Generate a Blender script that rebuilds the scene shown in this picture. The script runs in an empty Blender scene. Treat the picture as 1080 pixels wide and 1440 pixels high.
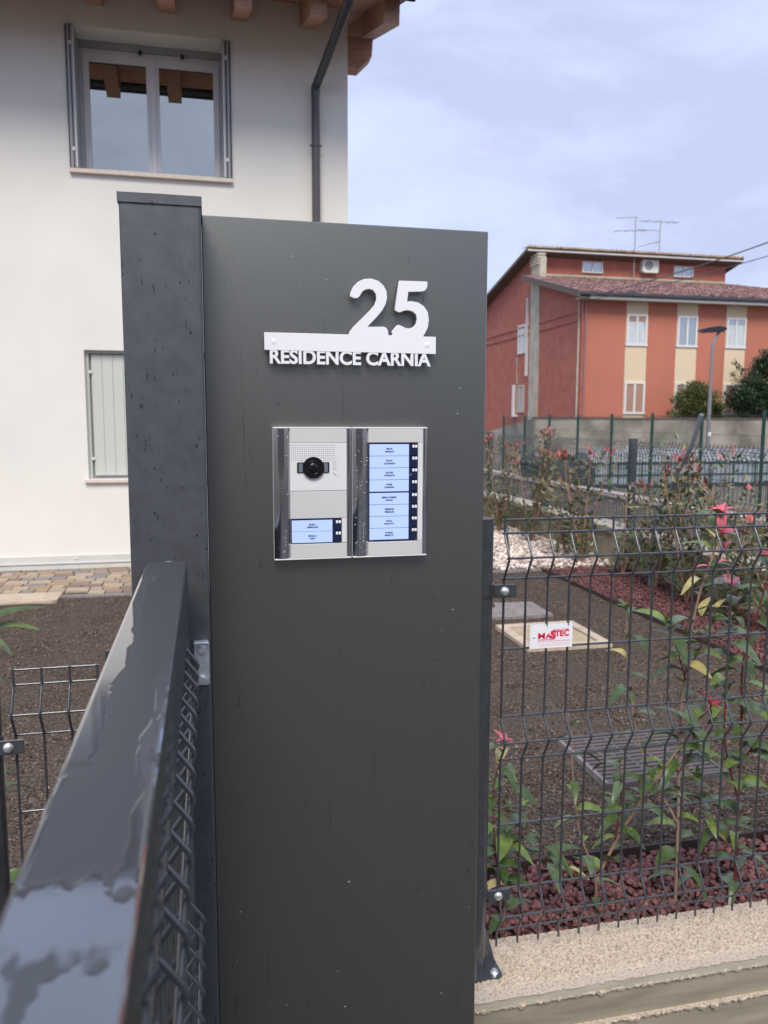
import bpy, math, random
import numpy as np
from mathutils import Vector, Matrix
random.seed(7); rng = np.random.default_rng(11)
R = math.radians
S = bpy.context.scene
COL = S.collection

# ---------------------------------------------------------------- camera, sky, sun, exposure
cam_d = bpy.data.cameras.new('camera'); cam = bpy.data.objects.new('camera', cam_d); COL.objects.link(cam); S.camera = cam
right = Vector((0.97597553, -0.21785832, 0.00308565)); down = Vector((-0.02212645, -0.11319254, -0.99332667)); fwd = Vector((0.21675375, 0.96939425, -0.11529358))
cam.matrix_world = Matrix(((right.x, -down.x, -fwd.x, 0), (right.y, -down.y, -fwd.y, 0), (right.z, -down.z, -fwd.z, 0), (0, 0, 0, 1)))
cam_d.sensor_fit = 'VERTICAL'; cam_d.sensor_height = 36; cam_d.lens = 36 * 1110 / 1440
cam_d.clip_start = 0.02; cam_d.clip_end = 3000
cam_d.dof.use_dof = True; cam_d.dof.focus_distance = 1.2; cam_d.dof.aperture_fstop = 10.5
SUN_EL, SUN_AZ = R(49), R(195)          # azimuth clockwise from +Y: behind the camera, a little to the left
W = bpy.data.worlds.new('World'); S.world = W; W.use_nodes = True
nt = W.node_tree; N = nt.nodes; L = nt.links; N.clear()
sky = N.new('ShaderNodeTexSky'); sky.sky_type = 'NISHITA'; sky.sun_disc = False; sky.sun_elevation = SUN_EL; sky.sun_rotation = SUN_AZ
tc = N.new('ShaderNodeTexCoord'); mp = N.new('ShaderNodeMapping'); mp.inputs['Scale'].default_value = (1, 1, 2.6); mp.inputs['Rotation'].default_value = (0.25, 0.1, 0)
n1 = N.new('ShaderNodeTexNoise'); n1.inputs['Scale'].default_value = 2.6; n1.inputs['Detail'].default_value = 7; n1.inputs['Roughness'].default_value = .6; n1.inputs['Distortion'].default_value = .35
r1 = N.new('ShaderNodeValToRGB'); r1.color_ramp.elements[0].position = .36; r1.color_ramp.elements[0].color = (2.8, 3.15, 4.45, 1)
r1.color_ramp.elements[1].position = .62; r1.color_ramp.elements[1].color = (3.5, 4.05, 5.5, 1)
e = r1.color_ramp.elements.new(.47); e.color = (3.2, 3.65, 5.05, 1)
mx = N.new('ShaderNodeMixRGB'); mx.inputs[0].default_value = .975
bg = N.new('ShaderNodeBackground'); bg.inputs[1].default_value = .1; wo = N.new('ShaderNodeOutputWorld')
L.new(tc.outputs['Generated'], mp.inputs[0]); L.new(mp.outputs[0], n1.inputs[0]); L.new(n1.outputs[0], r1.inputs[0])
L.new(sky.outputs[0], mx.inputs[1]); L.new(r1.outputs[0], mx.inputs[2]); L.new(mx.outputs[0], bg.inputs[0]); L.new(bg.outputs[0], wo.inputs[0])
sl = bpy.data.lights.new('sun', 'SUN'); sl.energy = 1.5; sl.angle = R(26); sl.color = (1, .925, .81)
sun = bpy.data.objects.new('sun', sl); COL.objects.link(sun)
sd = Vector((math.sin(SUN_AZ) * math.cos(SUN_EL), math.cos(SUN_AZ) * math.cos(SUN_EL), math.sin(SUN_EL)))
sun.rotation_euler = sd.to_track_quat('Z', 'Y').to_euler(); sun.location = sd * 20
S.view_settings.view_transform = 'Standard'; S.view_settings.look = 'None'; S.view_settings.gamma = 1; S.view_settings.use_curve_mapping = False
S.view_settings.exposure = 1.08
S.render.engine = 'CYCLES'; S.cycles.use_denoising = True; S.cycles.max_bounces = 7

# ---------------------------------------------------------------- materials
def mat(name, c, rough=.6, metal=0, spec=.5, var=0, vs=5, bump=0, bs=200, c2=None, island=0, coat=0, stretch=None, coords='Object', thresh=(.35, .65), detail=5, emit=0, trans=0, bdist=.002, rvar=0):
    m = bpy.data.materials.new(name); m.use_nodes = True; t = m.node_tree; n = t.nodes; l = t.links; b = n['Principled BSDF']
    b.inputs['Roughness'].default_value = rough; b.inputs['Metallic'].default_value = metal; b.inputs['Specular IOR Level'].default_value = spec
    b.inputs['Coat Weight'].default_value = coat; b.inputs['Coat Roughness'].default_value = .05; b.inputs['Transmission Weight'].default_value = trans
    tcn = n.new('ShaderNodeTexCoord'); mpn = n.new('ShaderNodeMapping'); l.new(tcn.outputs[coords], mpn.inputs[0])
    if stretch: mpn.inputs['Scale'].default_value = stretch
    if var or c2:
        nz = n.new('ShaderNodeTexNoise'); nz.inputs['Scale'].default_value = vs; nz.inputs['Detail'].default_value = detail; l.new(mpn.outputs[0], nz.inputs[0])
        cr = n.new('ShaderNodeValToRGB'); cr.color_ramp.elements[0].position = thresh[0]; cr.color_ramp.elements[1].position = thresh[1]
        a = c; d = c2 or c
        cr.color_ramp.elements[0].color = (*[v * (1 - var) for v in a], 1); cr.color_ramp.elements[1].color = (*[min(1, v * (1 + var)) for v in d], 1)
        l.new(nz.outputs[0], cr.inputs[0]); out = cr.outputs[0]
        if rvar:
            mr = n.new('ShaderNodeMapRange'); mr.inputs[3].default_value = rough - rvar; mr.inputs[4].default_value = rough + rvar
            l.new(nz.outputs[0], mr.inputs[0]); l.new(mr.outputs[0], b.inputs['Roughness'])
    else:
        rgb = n.new('ShaderNodeRGB'); rgb.outputs[0].default_value = (*c, 1); out = rgb.outputs[0]
    if island:
        g = n.new('ShaderNodeNewGeometry'); h = n.new('ShaderNodeMixRGB'); h.blend_type = 'MULTIPLY'; h.inputs[0].default_value = 1
        rr = n.new('ShaderNodeMapRange'); rr.inputs[3].default_value = 1 - island; rr.inputs[4].default_value = 1 + island
        l.new(g.outputs['Random Per Island'], rr.inputs[0]); l.new(out, h.inputs[1]); l.new(rr.outputs[0], h.inputs[2]); out = h.outputs[0]
    l.new(out, b.inputs['Base Color'])
    if bump:
        nb = n.new('ShaderNodeTexNoise'); nb.inputs['Scale'].default_value = bs; nb.inputs['Detail'].default_value = 4; l.new(mpn.outputs[0], nb.inputs[0])
        bp = n.new('ShaderNodeBump'); bp.inputs['Strength'].default_value = bump; bp.inputs['Distance'].default_value = bdist
        l.new(nb.outputs[0], bp.inputs['Height']); l.new(bp.outputs[0], b.inputs['Normal'])
    if emit:
        l.new(out, b.inputs['Emission Color']); b.inputs['Emission Strength'].default_value = emit
    m['b'] = 1
    return m

def wet_overlay(m, scale, stretch, lo, hi, dark, rough_wet, fine=None):
    """rain marks: thin wet runs and drops that darken the paint and make it glossier"""
    t = m.node_tree; n = t.nodes; l = t.links; b = n['Principled BSDF']
    src = b.inputs['Base Color'].links[0].from_socket
    tcn = n.new('ShaderNodeTexCoord'); mpn = n.new('ShaderNodeMapping'); mpn.inputs['Scale'].default_value = stretch; l.new(tcn.outputs['Object'], mpn.inputs[0])
    nz = n.new('ShaderNodeTexNoise'); nz.inputs['Scale'].default_value = scale; nz.inputs['Detail'].default_value = 3; nz.inputs['Roughness'].default_value = .65; l.new(mpn.outputs[0], nz.inputs[0])
    mr = n.new('ShaderNodeMapRange'); mr.inputs[1].default_value = lo; mr.inputs[2].default_value = hi; l.new(nz.outputs[0], mr.inputs[0])
    mixc = n.new('ShaderNodeMixRGB'); mixc.blend_type = 'MULTIPLY'; mixc.inputs[2].default_value = (dark, dark, dark * 1.05, 1)
    l.new(mr.outputs[0], mixc.inputs[0]); l.new(src, mixc.inputs[1]); l.new(mixc.outputs[0], b.inputs['Base Color'])
    rm = n.new('ShaderNodeMapRange'); rm.inputs[3].default_value = b.inputs['Roughness'].default_value; rm.inputs[4].default_value = rough_wet
    l.new(mr.outputs[0], rm.inputs[0]); l.new(rm.outputs[0], b.inputs['Roughness'])
    return m

M = {}
M['panel'] = wet_overlay(mat('panel_paint', (.265, .27, .246), .33, metal=.95, spec=.5, var=.06, vs=300, bump=.5, bs=1100, bdist=.0005), 60, (1, 1, .3), .65, .72, .78, .25)
M['panel'] = wet_overlay(M['panel'], 110, (1, 1, .02), .63, .75, .84, .22)
M['post'] = wet_overlay(mat('post_paint', (.108, .113, .124), .45, metal=.55, spec=.5, var=.1, vs=40, bump=.4, bs=900, bdist=.0005), 170, (1, 1, .4), .63, .69, .62, .2)
M['gate'] = mat('gate_paint', (.06, .068, .08), .36, spec=.5, var=.08, vs=20, bump=.15, bs=500, bdist=.0005)
M['wire'] = mat('wire_paint', (.042, .047, .054), .26, spec=1, var=.15, vs=40, coat=.5)
M['galv'] = mat('galvanised_steel', (.62, .66, .70), .5, metal=.7, var=.12, vs=80, bump=.2, bs=300, bdist=.0004)
M['bolt'] = mat('bolt_steel', (.92, .93, .94), .3, metal=.85)
M['plate'] = mat('sign_white', (.86, .87, .9), .4)
M['alu'] = mat('brushed_aluminium', (.70, .70, .675), .45, metal=.25, var=.03, vs=10)
M['alu2'] = mat('light_aluminium_face', (.80, .805, .79), .5, metal=.2, var=.02, vs=20)
M['chrome'] = mat('dark_polished_metal', (.55, .55, .58), .09, metal=1, var=.3, vs=6, stretch=(1, 1, .4))
M['navy'] = mat('navy_plastic', (.012, .02, .06), .25)
M['black'] = mat('black_plastic', (.006, .006, .007), .18, spec=.6)
M['lens'] = mat('lens_glass', (.008, .009, .012), .12, spec=.5)
M['smoke'] = mat('smoked_window', (.16, .18, .23), .2)
M['lcd'] = mat('backlit_label', (.42, .54, .92), .35, emit=.16)
M['lcd_line'] = mat('label_separator', (.22, .3, .48), .4)
M['ink'] = mat('black_ink', (.03, .035, .05), .6)
M['inkg'] = mat('grey_ink', (.26, .28, .28), .6)
M['silverink'] = mat('silver_ink', (.42, .44, .42), .4)
M['red'] = mat('red_ink', (.72, .02, .09), .5)
M['pinkink'] = mat('pale_red_ink', (.8, .3, .36), .5)
M['drop'] = mat('rain_drop', (.9, .92, .95), .03, spec=1, trans=.35)
M['stucco'] = mat('white_stucco', (.81, .785, .725), .9, spec=.2, var=.035, vs=1.3, bump=.35, bs=160, bdist=.002)
M['base'] = mat('skirting_stone', (.62, .62, .56), .55, var=.05, vs=6)
M['frame'] = mat('window_frame', (.72, .70, .71), .35)
M['shutter'] = mat('shutter_paint', (.58, .60, .545), .4)
M['shutterd'] = mat('shutter_core', (.33, .34, .35), .35)
M['gasket'] = mat('black_gasket', (.015, .015, .015), .5)
M['sill'] = mat('sill_marble', (.72, .62, .52), .5, var=.06, vs=20)
M['wood'] = mat('rafter_wood', (.37, .195, .125), .6, c2=(.48, .275, .185), vs=6, stretch=(6, 1, 9), bump=.2, bs=60)
M['woodr'] = mat('beam_wood', (.38, .185, .125), .6, c2=(.50, .29, .20), vs=7, stretch=(1, 4, 9), bump=.2, bs=60)
M['pipe'] = mat('gutter_metal', (.04, .042, .05), .3, spec=.7)
M['pipe2'] = mat('downpipe_metal', (.085, .075, .08), .4)
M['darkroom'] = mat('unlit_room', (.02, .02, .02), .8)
def glassmat(name, diff, gl, fac):
    m = bpy.data.materials.new(name); m.use_nodes = True; n = m.node_tree.nodes; l = m.node_tree.links
    n.remove(n['Principled BSDF']); o = n['Material Output']; d = n.new('ShaderNodeBsdfDiffuse'); d.inputs[0].default_value = (*diff, 1)
    g = n.new('ShaderNodeBsdfGlossy'); g.inputs[0].default_value = (*gl, 1); g.inputs[1].default_value = .01; x = n.new('ShaderNodeMixShader')
    x.inputs[0].default_value = fac; l.new(d.outputs[0], x.inputs[1]); l.new(g.outputs[0], x.inputs[2]); l.new(x.outputs[0], o.inputs[0]); return m
M['pane'] = glassmat('coated_pane', (.010, .009, .010), (.78, .80, .74), .5)
M['farpane'] = glassmat('far_pane', (.22, .235, .24), (.8, .85, .9), .35)
M['soil'] = mat('soil', (.046, .038, .032), .95, spec=.15, c2=(.145, .108, .086), vs=90, detail=12, bump=1, bs=90, bdist=.012, thresh=(.4, .62))
M['crumb'] = mat('soil_crumbs', (.105, .08, .063), .9, spec=.2, island=.75)
M['straw'] = mat('straw_bits', (.30, .20, .145), .9, spec=.2, island=.75)
M['redsoil'] = mat('red_gravel_bed', (.06, .025, .025), .95, var=.3, vs=60, bump=1, bs=120, bdist=.01)
M['redstone'] = mat('porphyry_gravel', (.15, .06, .057), .6, spec=.45, island=.6, var=.25, vs=60)
M['whitestone'] = mat('white_pebbles', (.66, .56, .49), .75, island=.5)
M['bedgrey'] = mat('gravel_bed', (.28, .22, .19), .9, var=.3, vs=60)
M['edging'] = mat('edging_strip', (.045, .03, .028), .6)
M['paver'] = mat('paving_stone', (.30, .22, .16), .8, c2=(.46, .37, .27), vs=2.7, island=0, bump=.4, bs=90, coords='Object')
M['joint'] = mat('paving_joint', (.12, .095, .075), .95, var=.2, vs=30)
M['slabg'] = mat('grey_slab', (.24, .21, .20), .85, var=.2, vs=30, bump=.5, bs=120)
M['slabb'] = mat('beige_concrete_cover', (.52, .42, .32), .85, var=.12, vs=20, bump=.3, bs=120)
M['lid'] = mat('ochre_cover_lid', (.42, .33, .21), .8, var=.12, vs=14, bump=.3, bs=120)
M['grate'] = mat('cast_grate', (.12, .115, .12), .55, metal=.3, c2=(.17, .13, .12), vs=20)
M['pit'] = mat('drain_pit', (.03, .024, .02), .95, var=.4, vs=60)
M['rough'] = mat('rough_mortar', (.40, .325, .25), .95, spec=.1, c2=(.64, .54, .43), vs=170, detail=8, thresh=(.36, .5), bump=1, bs=500, bdist=.003)
M['form'] = mat('board_formed_concrete', (.21, .185, .135), .85, c2=(.34, .30, .225), vs=5, stretch=(1, 1, 9), detail=8, thresh=(.3, .7), bump=.35, bs=60, bdist=.002)
M['form2'] = mat('smooth_concrete_edge', (.40, .36, .275), .85, c2=(.48, .44, .345), vs=12, stretch=(1, 1, 5), bump=.3, bs=200)
M['gwall'] = mat('garden_wall_concrete', (.20, .165, .11), .9, c2=(.42, .355, .26), vs=2.3, detail=8, bump=.3, bs=40)
M['coping'] = mat('coping_stone', (.50, .43, .34), .9, c2=(.60, .54, .45), vs=14, bump=.5, bs=60, bdist=.01)
M['coping2'] = mat('pink_coping', (.62, .50, .46), .9, var=.08, vs=8)
M['pinkwall'] = mat('beige_retaining_wall', (.31, .245, .215), .9, var=.12, vs=1.5, detail=7)
M['asphalt'] = mat('asphalt', (.06, .06, .062), .85, var=.2, vs=4, bump=.5, bs=120)
M['pave'] = mat('pavement_concrete', (.06, .058, .056), .85, var=.15, vs=3, bump=.4, bs=90)
M['fargr'] = mat('far_ground', (.10, .10, .075), .95, c2=(.17, .155, .12), vs=.3, detail=8)
M['bigwall'] = mat('stained_concrete', (.175, .155, .125), .9, c2=(.42, .375, .315), vs=.75, detail=9, thresh=(.38, .62), bump=.3, bs=20, bdist=.01)
M['redwall'] = mat('smooth_terracotta_paint', (.50, .185, .125), .9, spec=.2, var=.05, vs=.5, detail=8)
M['redrough'] = mat('worn_red_render', (.41, .14, .105), .95, spec=.2, c2=(.48, .18, .135), vs=2.2, detail=10, thresh=(.35, .7), bump=.4, bs=12, bdist=.02)
M['cream'] = mat('cream_paint', (.72, .58, .405), .9, var=.03, vs=.7)
M['pilconc'] = mat('bare_concrete_pillar', (.42, .36, .28), .9, c2=(.55, .50, .40), vs=1.6, detail=8)
M['ftile'] = mat('old_roof_tile', (.17, .075, .07), .85, island=.6, c2=(.27, .17, .16), vs=3)
M['ftile2'] = mat('mossy_ridge_tile', (.38, .27, .17), .85, island=.35)
M['moss'] = mat('mossy_tile', (.17, .14, .06), .95, island=.4)
M['fasc'] = mat('white_fascia', (.62, .60, .56), .6)
M['barge'] = mat('brown_bargeboard', (.13, .095, .08), .7)
M['whitep'] = mat('white_paint', (.72, .71, .68), .5)
M['curtain'] = mat('net_curtain', (.55, .60, .63), .8, var=.15, vs=4, stretch=(6, 6, .3))
M['brownsh'] = mat('brown_roller_shutter', (.40, .24, .18), .6)
M['pinkp'] = mat('pink_downpipe', (.35, .16, .15), .5)
M['antm'] = mat('antenna_metal', (.42, .42, .42), .4, metal=.6)
M['lampm'] = mat('lamp_pole_metal', (.25, .25, .26), .45, metal=.3)
M['green'] = mat('green_fence_paint', (.015, .062, .045), .5)
M['greenw'] = mat('green_fence_wire', (.02, .06, .045), .5)
M['tarp'] = mat('dark_tarp', (.055, .062, .065), .6, var=.2, vs=2)
M['tarp2'] = mat('blue_grey_sheet', (.06, .075, .09), .6, var=.15, vs=2)
M['film'] = mat('crumpled_white_film', (.31, .32, .33), .45, c2=(.10, .11, .12), vs=7, detail=6, thresh=(.45, .6), bump=.6, bs=9, bdist=.05)
M['filmb'] = mat('pale_blue_sheet', (.20, .25, .28), .35, c2=(.36, .41, .45), vs=2.5)
M['conduit'] = mat('grey_corrugated_conduit', (.17, .20, .225), .45)
M['cable'] = mat('black_cable', (.10, .10, .11), .6)
M['stem'] = mat('brown_stem', (.30, .15, .10), .7, c2=(.38, .23, .16), vs=30)
M['rstem'] = mat('red_stem', (.19, .025, .03), .5)
M['twig'] = mat('pale_twig', (.34, .22, .17), .8)
M['tie'] = mat('plastic_tie', (.45, .47, .50), .25, trans=.3)
M['blue'] = mat('blue_cap', (.08, .2, .5), .4)
def leafmat(name, top, under, rough=.34, island=0):
    m = mat(name, top, rough, spec=.5, island=island); n = m.node_tree.nodes; l = m.node_tree.links; b = n['Principled BSDF']
    src = b.inputs['Base Color'].links[0].from_socket
    g = n.new('ShaderNodeNewGeometry'); x = n.new('ShaderNodeMixRGB'); x.inputs[2].default_value = (*under, 1)
    l.new(g.outputs['Backfacing'], x.inputs[0]); l.new(src, x.inputs[1])
    # soft colour change over the blade
    t = n.new('ShaderNodeTexCoord'); nz = n.new('ShaderNodeTexNoise'); nz.inputs['Scale'].default_value = 3.; l.new(t.outputs['Object'], nz.inputs[0])
    mr = n.new('ShaderNodeMapRange'); mr.inputs[1].default_value = .3; mr.inputs[2].default_value = .7; mr.inputs[3].default_value = .75; mr.inputs[4].default_value = 1.3
    y = n.new('ShaderNodeMixRGB'); y.blend_type = 'MULTIPLY'; y.inputs[0].default_value = 1; l.new(nz.outputs[0], mr.inputs[0]); l.new(x.outputs[0], y.inputs[1]); l.new(mr.outputs[0], y.inputs[2])
    l.new(y.outputs[0], b.inputs['Base Color'])
    b.inputs['Subsurface Weight'].default_value = 0
    return m
M['lf0'] = leafmat('leaf_dark_green', (.06, .10, .025), (.18, .25, .09))
M['lf1'] = leafmat('leaf_lime', (.14, .20, .045), (.28, .34, .11))
M['lf2'] = leafmat('leaf_yellow', (.42, .36, .13), (.5, .44, .2))
M['lf3'] = leafmat('leaf_crimson', (.42, .025, .055), (.55, .10, .13))
M['lf4'] = leafmat('leaf_pink', (.62, .12, .15), (.65, .2, .2))
M['lf5'] = leafmat('leaf_bluish_green', (.10, .145, .07), (.18, .24, .14), .28)
M['fol0'] = leafmat('hedge_leaves', (.07, .11, .042), (.17, .19, .09), .45, island=.6)
M['fol1'] = leafmat('hedge_leaves_olive', (.20, .17, .075), (.27, .23, .12), .5, island=.5)
M['fol2'] = leafmat('hedge_leaves_red', (.36, .085, .08), (.40, .15, .13), .5, island=.5)
M['fol3'] = leafmat('tree_leaves_olive', (.10, .125, .035), (.15, .17, .06), .5, island=.6)
M['fol4'] = leafmat('tree_leaves_dark', (.035, .07, .035), (.08, .12, .06), .45, island=.6)

# ---------------------------------------------------------------- mesh helpers
class MB:
    def __init__(s): s.v = []; s.f = []; s.sm = []
    def add(s, vs, fs, smooth=False):
        o = len(s.v); s.v += [tuple(map(float, p)) for p in vs]; s.f += [tuple(i + o for i in f) for f in fs]; s.sm += [smooth] * len(fs); return s
    def box(s, x0, x1, y0, y1, z0, z1, bev=0):
        if bev:
            b = bev; vs = []
            for X, sx in ((x0, 1), (x1, -1)):
                for Y, sy in ((y0, 1), (y1, -1)):
                    for Z, sz in ((z0, 1), (z1, -1)):
                        vs += [(X, Y + sy * b, Z + sz * b), (X + sx * b, Y, Z + sz * b), (X + sx * b, Y + sy * b, Z)]
            c = lambda i, j, k, a: ((i * 2 + j) * 2 + k) * 3 + a
            fs = []
            for i in (0, 1):
                q = [c(i, 0, 0, 0), c(i, 1, 0, 0), c(i, 1, 1, 0), c(i, 0, 1, 0)]; fs.append(q if i else q[::-1])
                q = [c(0, i, 0, 1), c(0, i, 1, 1), c(1, i, 1, 1), c(1, i, 0, 1)]; fs.append(q if i else q[::-1])
                q = [c(0, 0, i, 2), c(1, 0, i, 2), c(1, 1, i, 2), c(0, 1, i, 2)]; fs.append(q if i else q[::-1])
            for i in (0, 1):
                for j in (0, 1):
                    q = [c(i, j, 0, 0), c(i, j, 1, 0), c(i, j, 1, 1), c(i, j, 0, 1)]; fs.append(q if i != j else q[::-1])
                    q = [c(i, 0, j, 0), c(i, 1, j, 0), c(i, 1, j, 2), c(i, 0, j, 2)]; fs.append(q if i == j else q[::-1])
                    q = [c(0, i, j, 1), c(1, i, j, 1), c(1, i, j, 2), c(0, i, j, 2)]; fs.append(q if i != j else q[::-1])
                    for k in (0, 1):
                        q = [c(i, j, k, 0), c(i, j, k, 1), c(i, j, k, 2)]; fs.append(q if (i + j + k) % 2 else q[::-1])
            return s.add(vs, fs)
        vs = [(x0, y0, z0), (x1, y0, z0), (x1, y1, z0), (x0, y1, z0), (x0, y0, z1), (x1, y0, z1), (x1, y1, z1), (x0, y1, z1)]
        return s.add(vs, [(0, 3, 2, 1), (4, 5, 6, 7), (0, 1, 5, 4), (1, 2, 6, 5), (2, 3, 7, 6), (3, 0, 4, 7)])
    def prism(s, pts, d, axis='y'):
        """closed outline pts (2D) extruded: axis y -> pts are (x,z) from y=d[0] to d[1]; axis x -> (y,z); axis z -> (x,y)"""
        f = {'y': lambda p, w: (p[0], w, p[1]), 'x': lambda p, w: (w, p[0], p[1]), 'z': lambda p, w: (p[0], p[1], w)}[axis]
        n = len(pts); vs = [f(p, d[0]) for p in pts] + [f(p, d[1]) for p in pts]
        fs = [tuple(range(n)), tuple(range(2 * n - 1, n - 1, -1))] + [(i, i + n, (i + 1) % n + n, (i + 1) % n) for i in range(n)]
        return s.add(vs, fs)
    def tube(s, pts, r, n=8, cap=True, smooth=True):
        pts = [Vector(p) for p in pts]; k = len(pts); rs = r if isinstance(r, (list, tuple)) else [r] * k
        vs = []; up = None
        for i, p in enumerate(pts):
            t = (pts[min(i + 1, k - 1)] - pts[max(i - 1, 0)]).normalized()
            if up is None: up = t.orthogonal().normalized()
            up = (up - t * up.dot(t)); up = up.normalized() if up.length > 1e-6 else t.orthogonal().normalized()
            sd_ = t.cross(up)
            for j in range(n):
                a = 2 * math.pi * j / n; vs.append(p + (up * math.cos(a) + sd_ * math.sin(a)) * rs[i])
        fs = [(i * n + j, i * n + (j + 1) % n, (i + 1) * n + (j + 1) % n, (i + 1) * n + j) for i in range(k - 1) for j in range(n)]
        s.add(vs, fs, smooth)
        if cap: s.add([vs[j] for j in range(n)] + [vs[(k - 1) * n + j] for j in range(n)], [tuple(range(n - 1, -1, -1)), tuple(range(n, 2 * n))])
        return s
    def dome(s, c, ax, r, h, n=14, m=4):
        c = Vector(c); ax = Vector(ax).normalized(); u = ax.orthogonal().normalized(); v = ax.cross(u); vs = []; 
        for i in range(m):
            a = math.pi / 2 * i / m
            for j in range(n):
                b = 2 * math.pi * j / n; vs.append(c + (u * math.cos(b) + v * math.sin(b)) * r * math.cos(a) + ax * h * math.sin(a))
        vs.append(c + ax * h); fs = [(i * n + j, i * n + (j + 1) % n, (i + 1) * n + (j + 1) % n, (i + 1) * n + j) for i in range(m - 1) for j in range(n)]
        fs += [((m - 1) * n + j, (m - 1) * n + (j + 1) % n, m * n) for j in range(n)]
        return s.add(vs, fs, True)
    def disc(s, c, ax, r, h, n=20):
        c = Vector(c); ax = Vector(ax).normalized()
        return s.tube([c, c + ax * h], r, n, True, False)
    def mesh(s, name, material):
        me = bpy.data.meshes.new(name); me.from_pydata(s.v, [], s.f); me.polygons.foreach_set('use_smooth', s.sm); me.update()
        if material: me.materials.append(material)
        return me
    def build(s, name, material, parent=None, loc=None, **kw): return link(name, s.mesh(name, material), parent, loc, **kw)

def link(name, data, parent=None, loc=None, rot=None, label=None, cat=None, group=None, kind=None):
    o = bpy.data.objects.new(name, data); COL.objects.link(o)
    if parent: o.parent = parent
    if loc: o.location = loc
    if rot: o.rotation_euler = rot
    if label: o['label'] = label
    if cat: o['category'] = cat
    if group: o['group'] = group
    if kind: o['kind'] = kind
    return o
def thing(name, label, cat, loc=(0, 0, 0), group=None, rz=0): return link(name, None, None, loc, (0, 0, rz), label, cat, group)
def rect_round(x0, x1, z0, z1, r, n=4):
    p = []
    for cx, cz, a0 in ((x1 - r, z0 + r, -90), (x1 - r, z1 - r, 0), (x0 + r, z1 - r, 90), (x0 + r, z0 + r, 180)):
        for i in range(n + 1):
            a = R(a0 + 90 * i / n); p.append((cx + r * math.cos(a), cz + r * math.sin(a)))
    return p
def text(name, s, size, loc, rot, material, parent=None, extrude=.0003, offset=0, sx=1, width=None, align='LEFT', height=None, **kw):
    c = bpy.data.curves.new(name, 'FONT'); c.body = s; c.size = size; c.extrude = extrude; c.offset = offset; c.align_x = align; c.resolution_u = 4; c.space_character = kw.pop('space', 1)
    tmp = bpy.data.objects.new(name, c); COL.objects.link(tmp); bpy.context.view_layer.update()
    me = bpy.data.meshes.new_from_object(tmp); bpy.data.objects.remove(tmp)
    co = np.empty(len(me.vertices) * 3, 'f'); me.vertices.foreach_get('co', co); co = co.reshape(-1, 3)
    if width:
        w = co[:, 0].max() - co[:, 0].min(); co[:, 0] = (co[:, 0] - co[:, 0].min()) * width / w
    if height:
        h = co[:, 1].max() - co[:, 1].min(); co[:, 1] = (co[:, 1] - co[:, 1].min()) * height / h
    co[:, 0] *= sx
    me.vertices.foreach_set('co', co.ravel()); me.materials.clear(); me.materials.append(material); me.update()
    return link(name, me, parent, loc, rot, **kw)
FACE = (R(90), 0, 0)      # text upright facing -Y

# ---------------------------------------------------------------- grounds (sheets)
ZG, ZP, ZL, ZN = -1.35, -1.62, -2.95, -2.0
def sheet(name, x0, x1, y0, y1, z, m, nx=1, ny=1, amp=0, **kw):
    vs = []; 
    for j in range(ny + 1):
        for i in range(nx + 1): vs.append((x0 + (x1 - x0) * i / nx, y0 + (y1 - y0) * j / ny, z + (random.uniform(-amp, amp) if amp else 0)))
    fs = [(j * (nx + 1) + i, j * (nx + 1) + i + 1, (j + 1) * (nx + 1) + i + 1, (j + 1) * (nx + 1) + i) for j in range(ny) for i in range(nx)]
    return MB().add(vs, fs, bool(amp)).build(name, m, **kw)
sheet('far_ground', -900, 900, -900, 1500, -3.1, M['fargr'], kind='structure')
sheet('lane', 4.0, 10.5, -2, 60, ZL, M['asphalt'], kind='structure')
MB().box(10.9, 60, 2, 70, -3.05, ZN).build('neighbour_ground', M['fargr'], kind='structure')
MB().box(-14, 12, -6, 1.44, -1.9, ZP).build('pavement', M['pave'], kind='structure')
MB().box(-30, 40, -14, -6.004, -1.95, ZP - .12).build('road', M['asphalt'], kind='structure')
MB().box(-14, 3.71, 1.62, 26, -2.9, ZG - .03).build('garden_subsoil', M['soil'], kind='structure')
sheet('garden_soil', -9, 3.0, 1.62, 7.5, ZG, M['soil'], 90, 60, .006, kind='structure')
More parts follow.
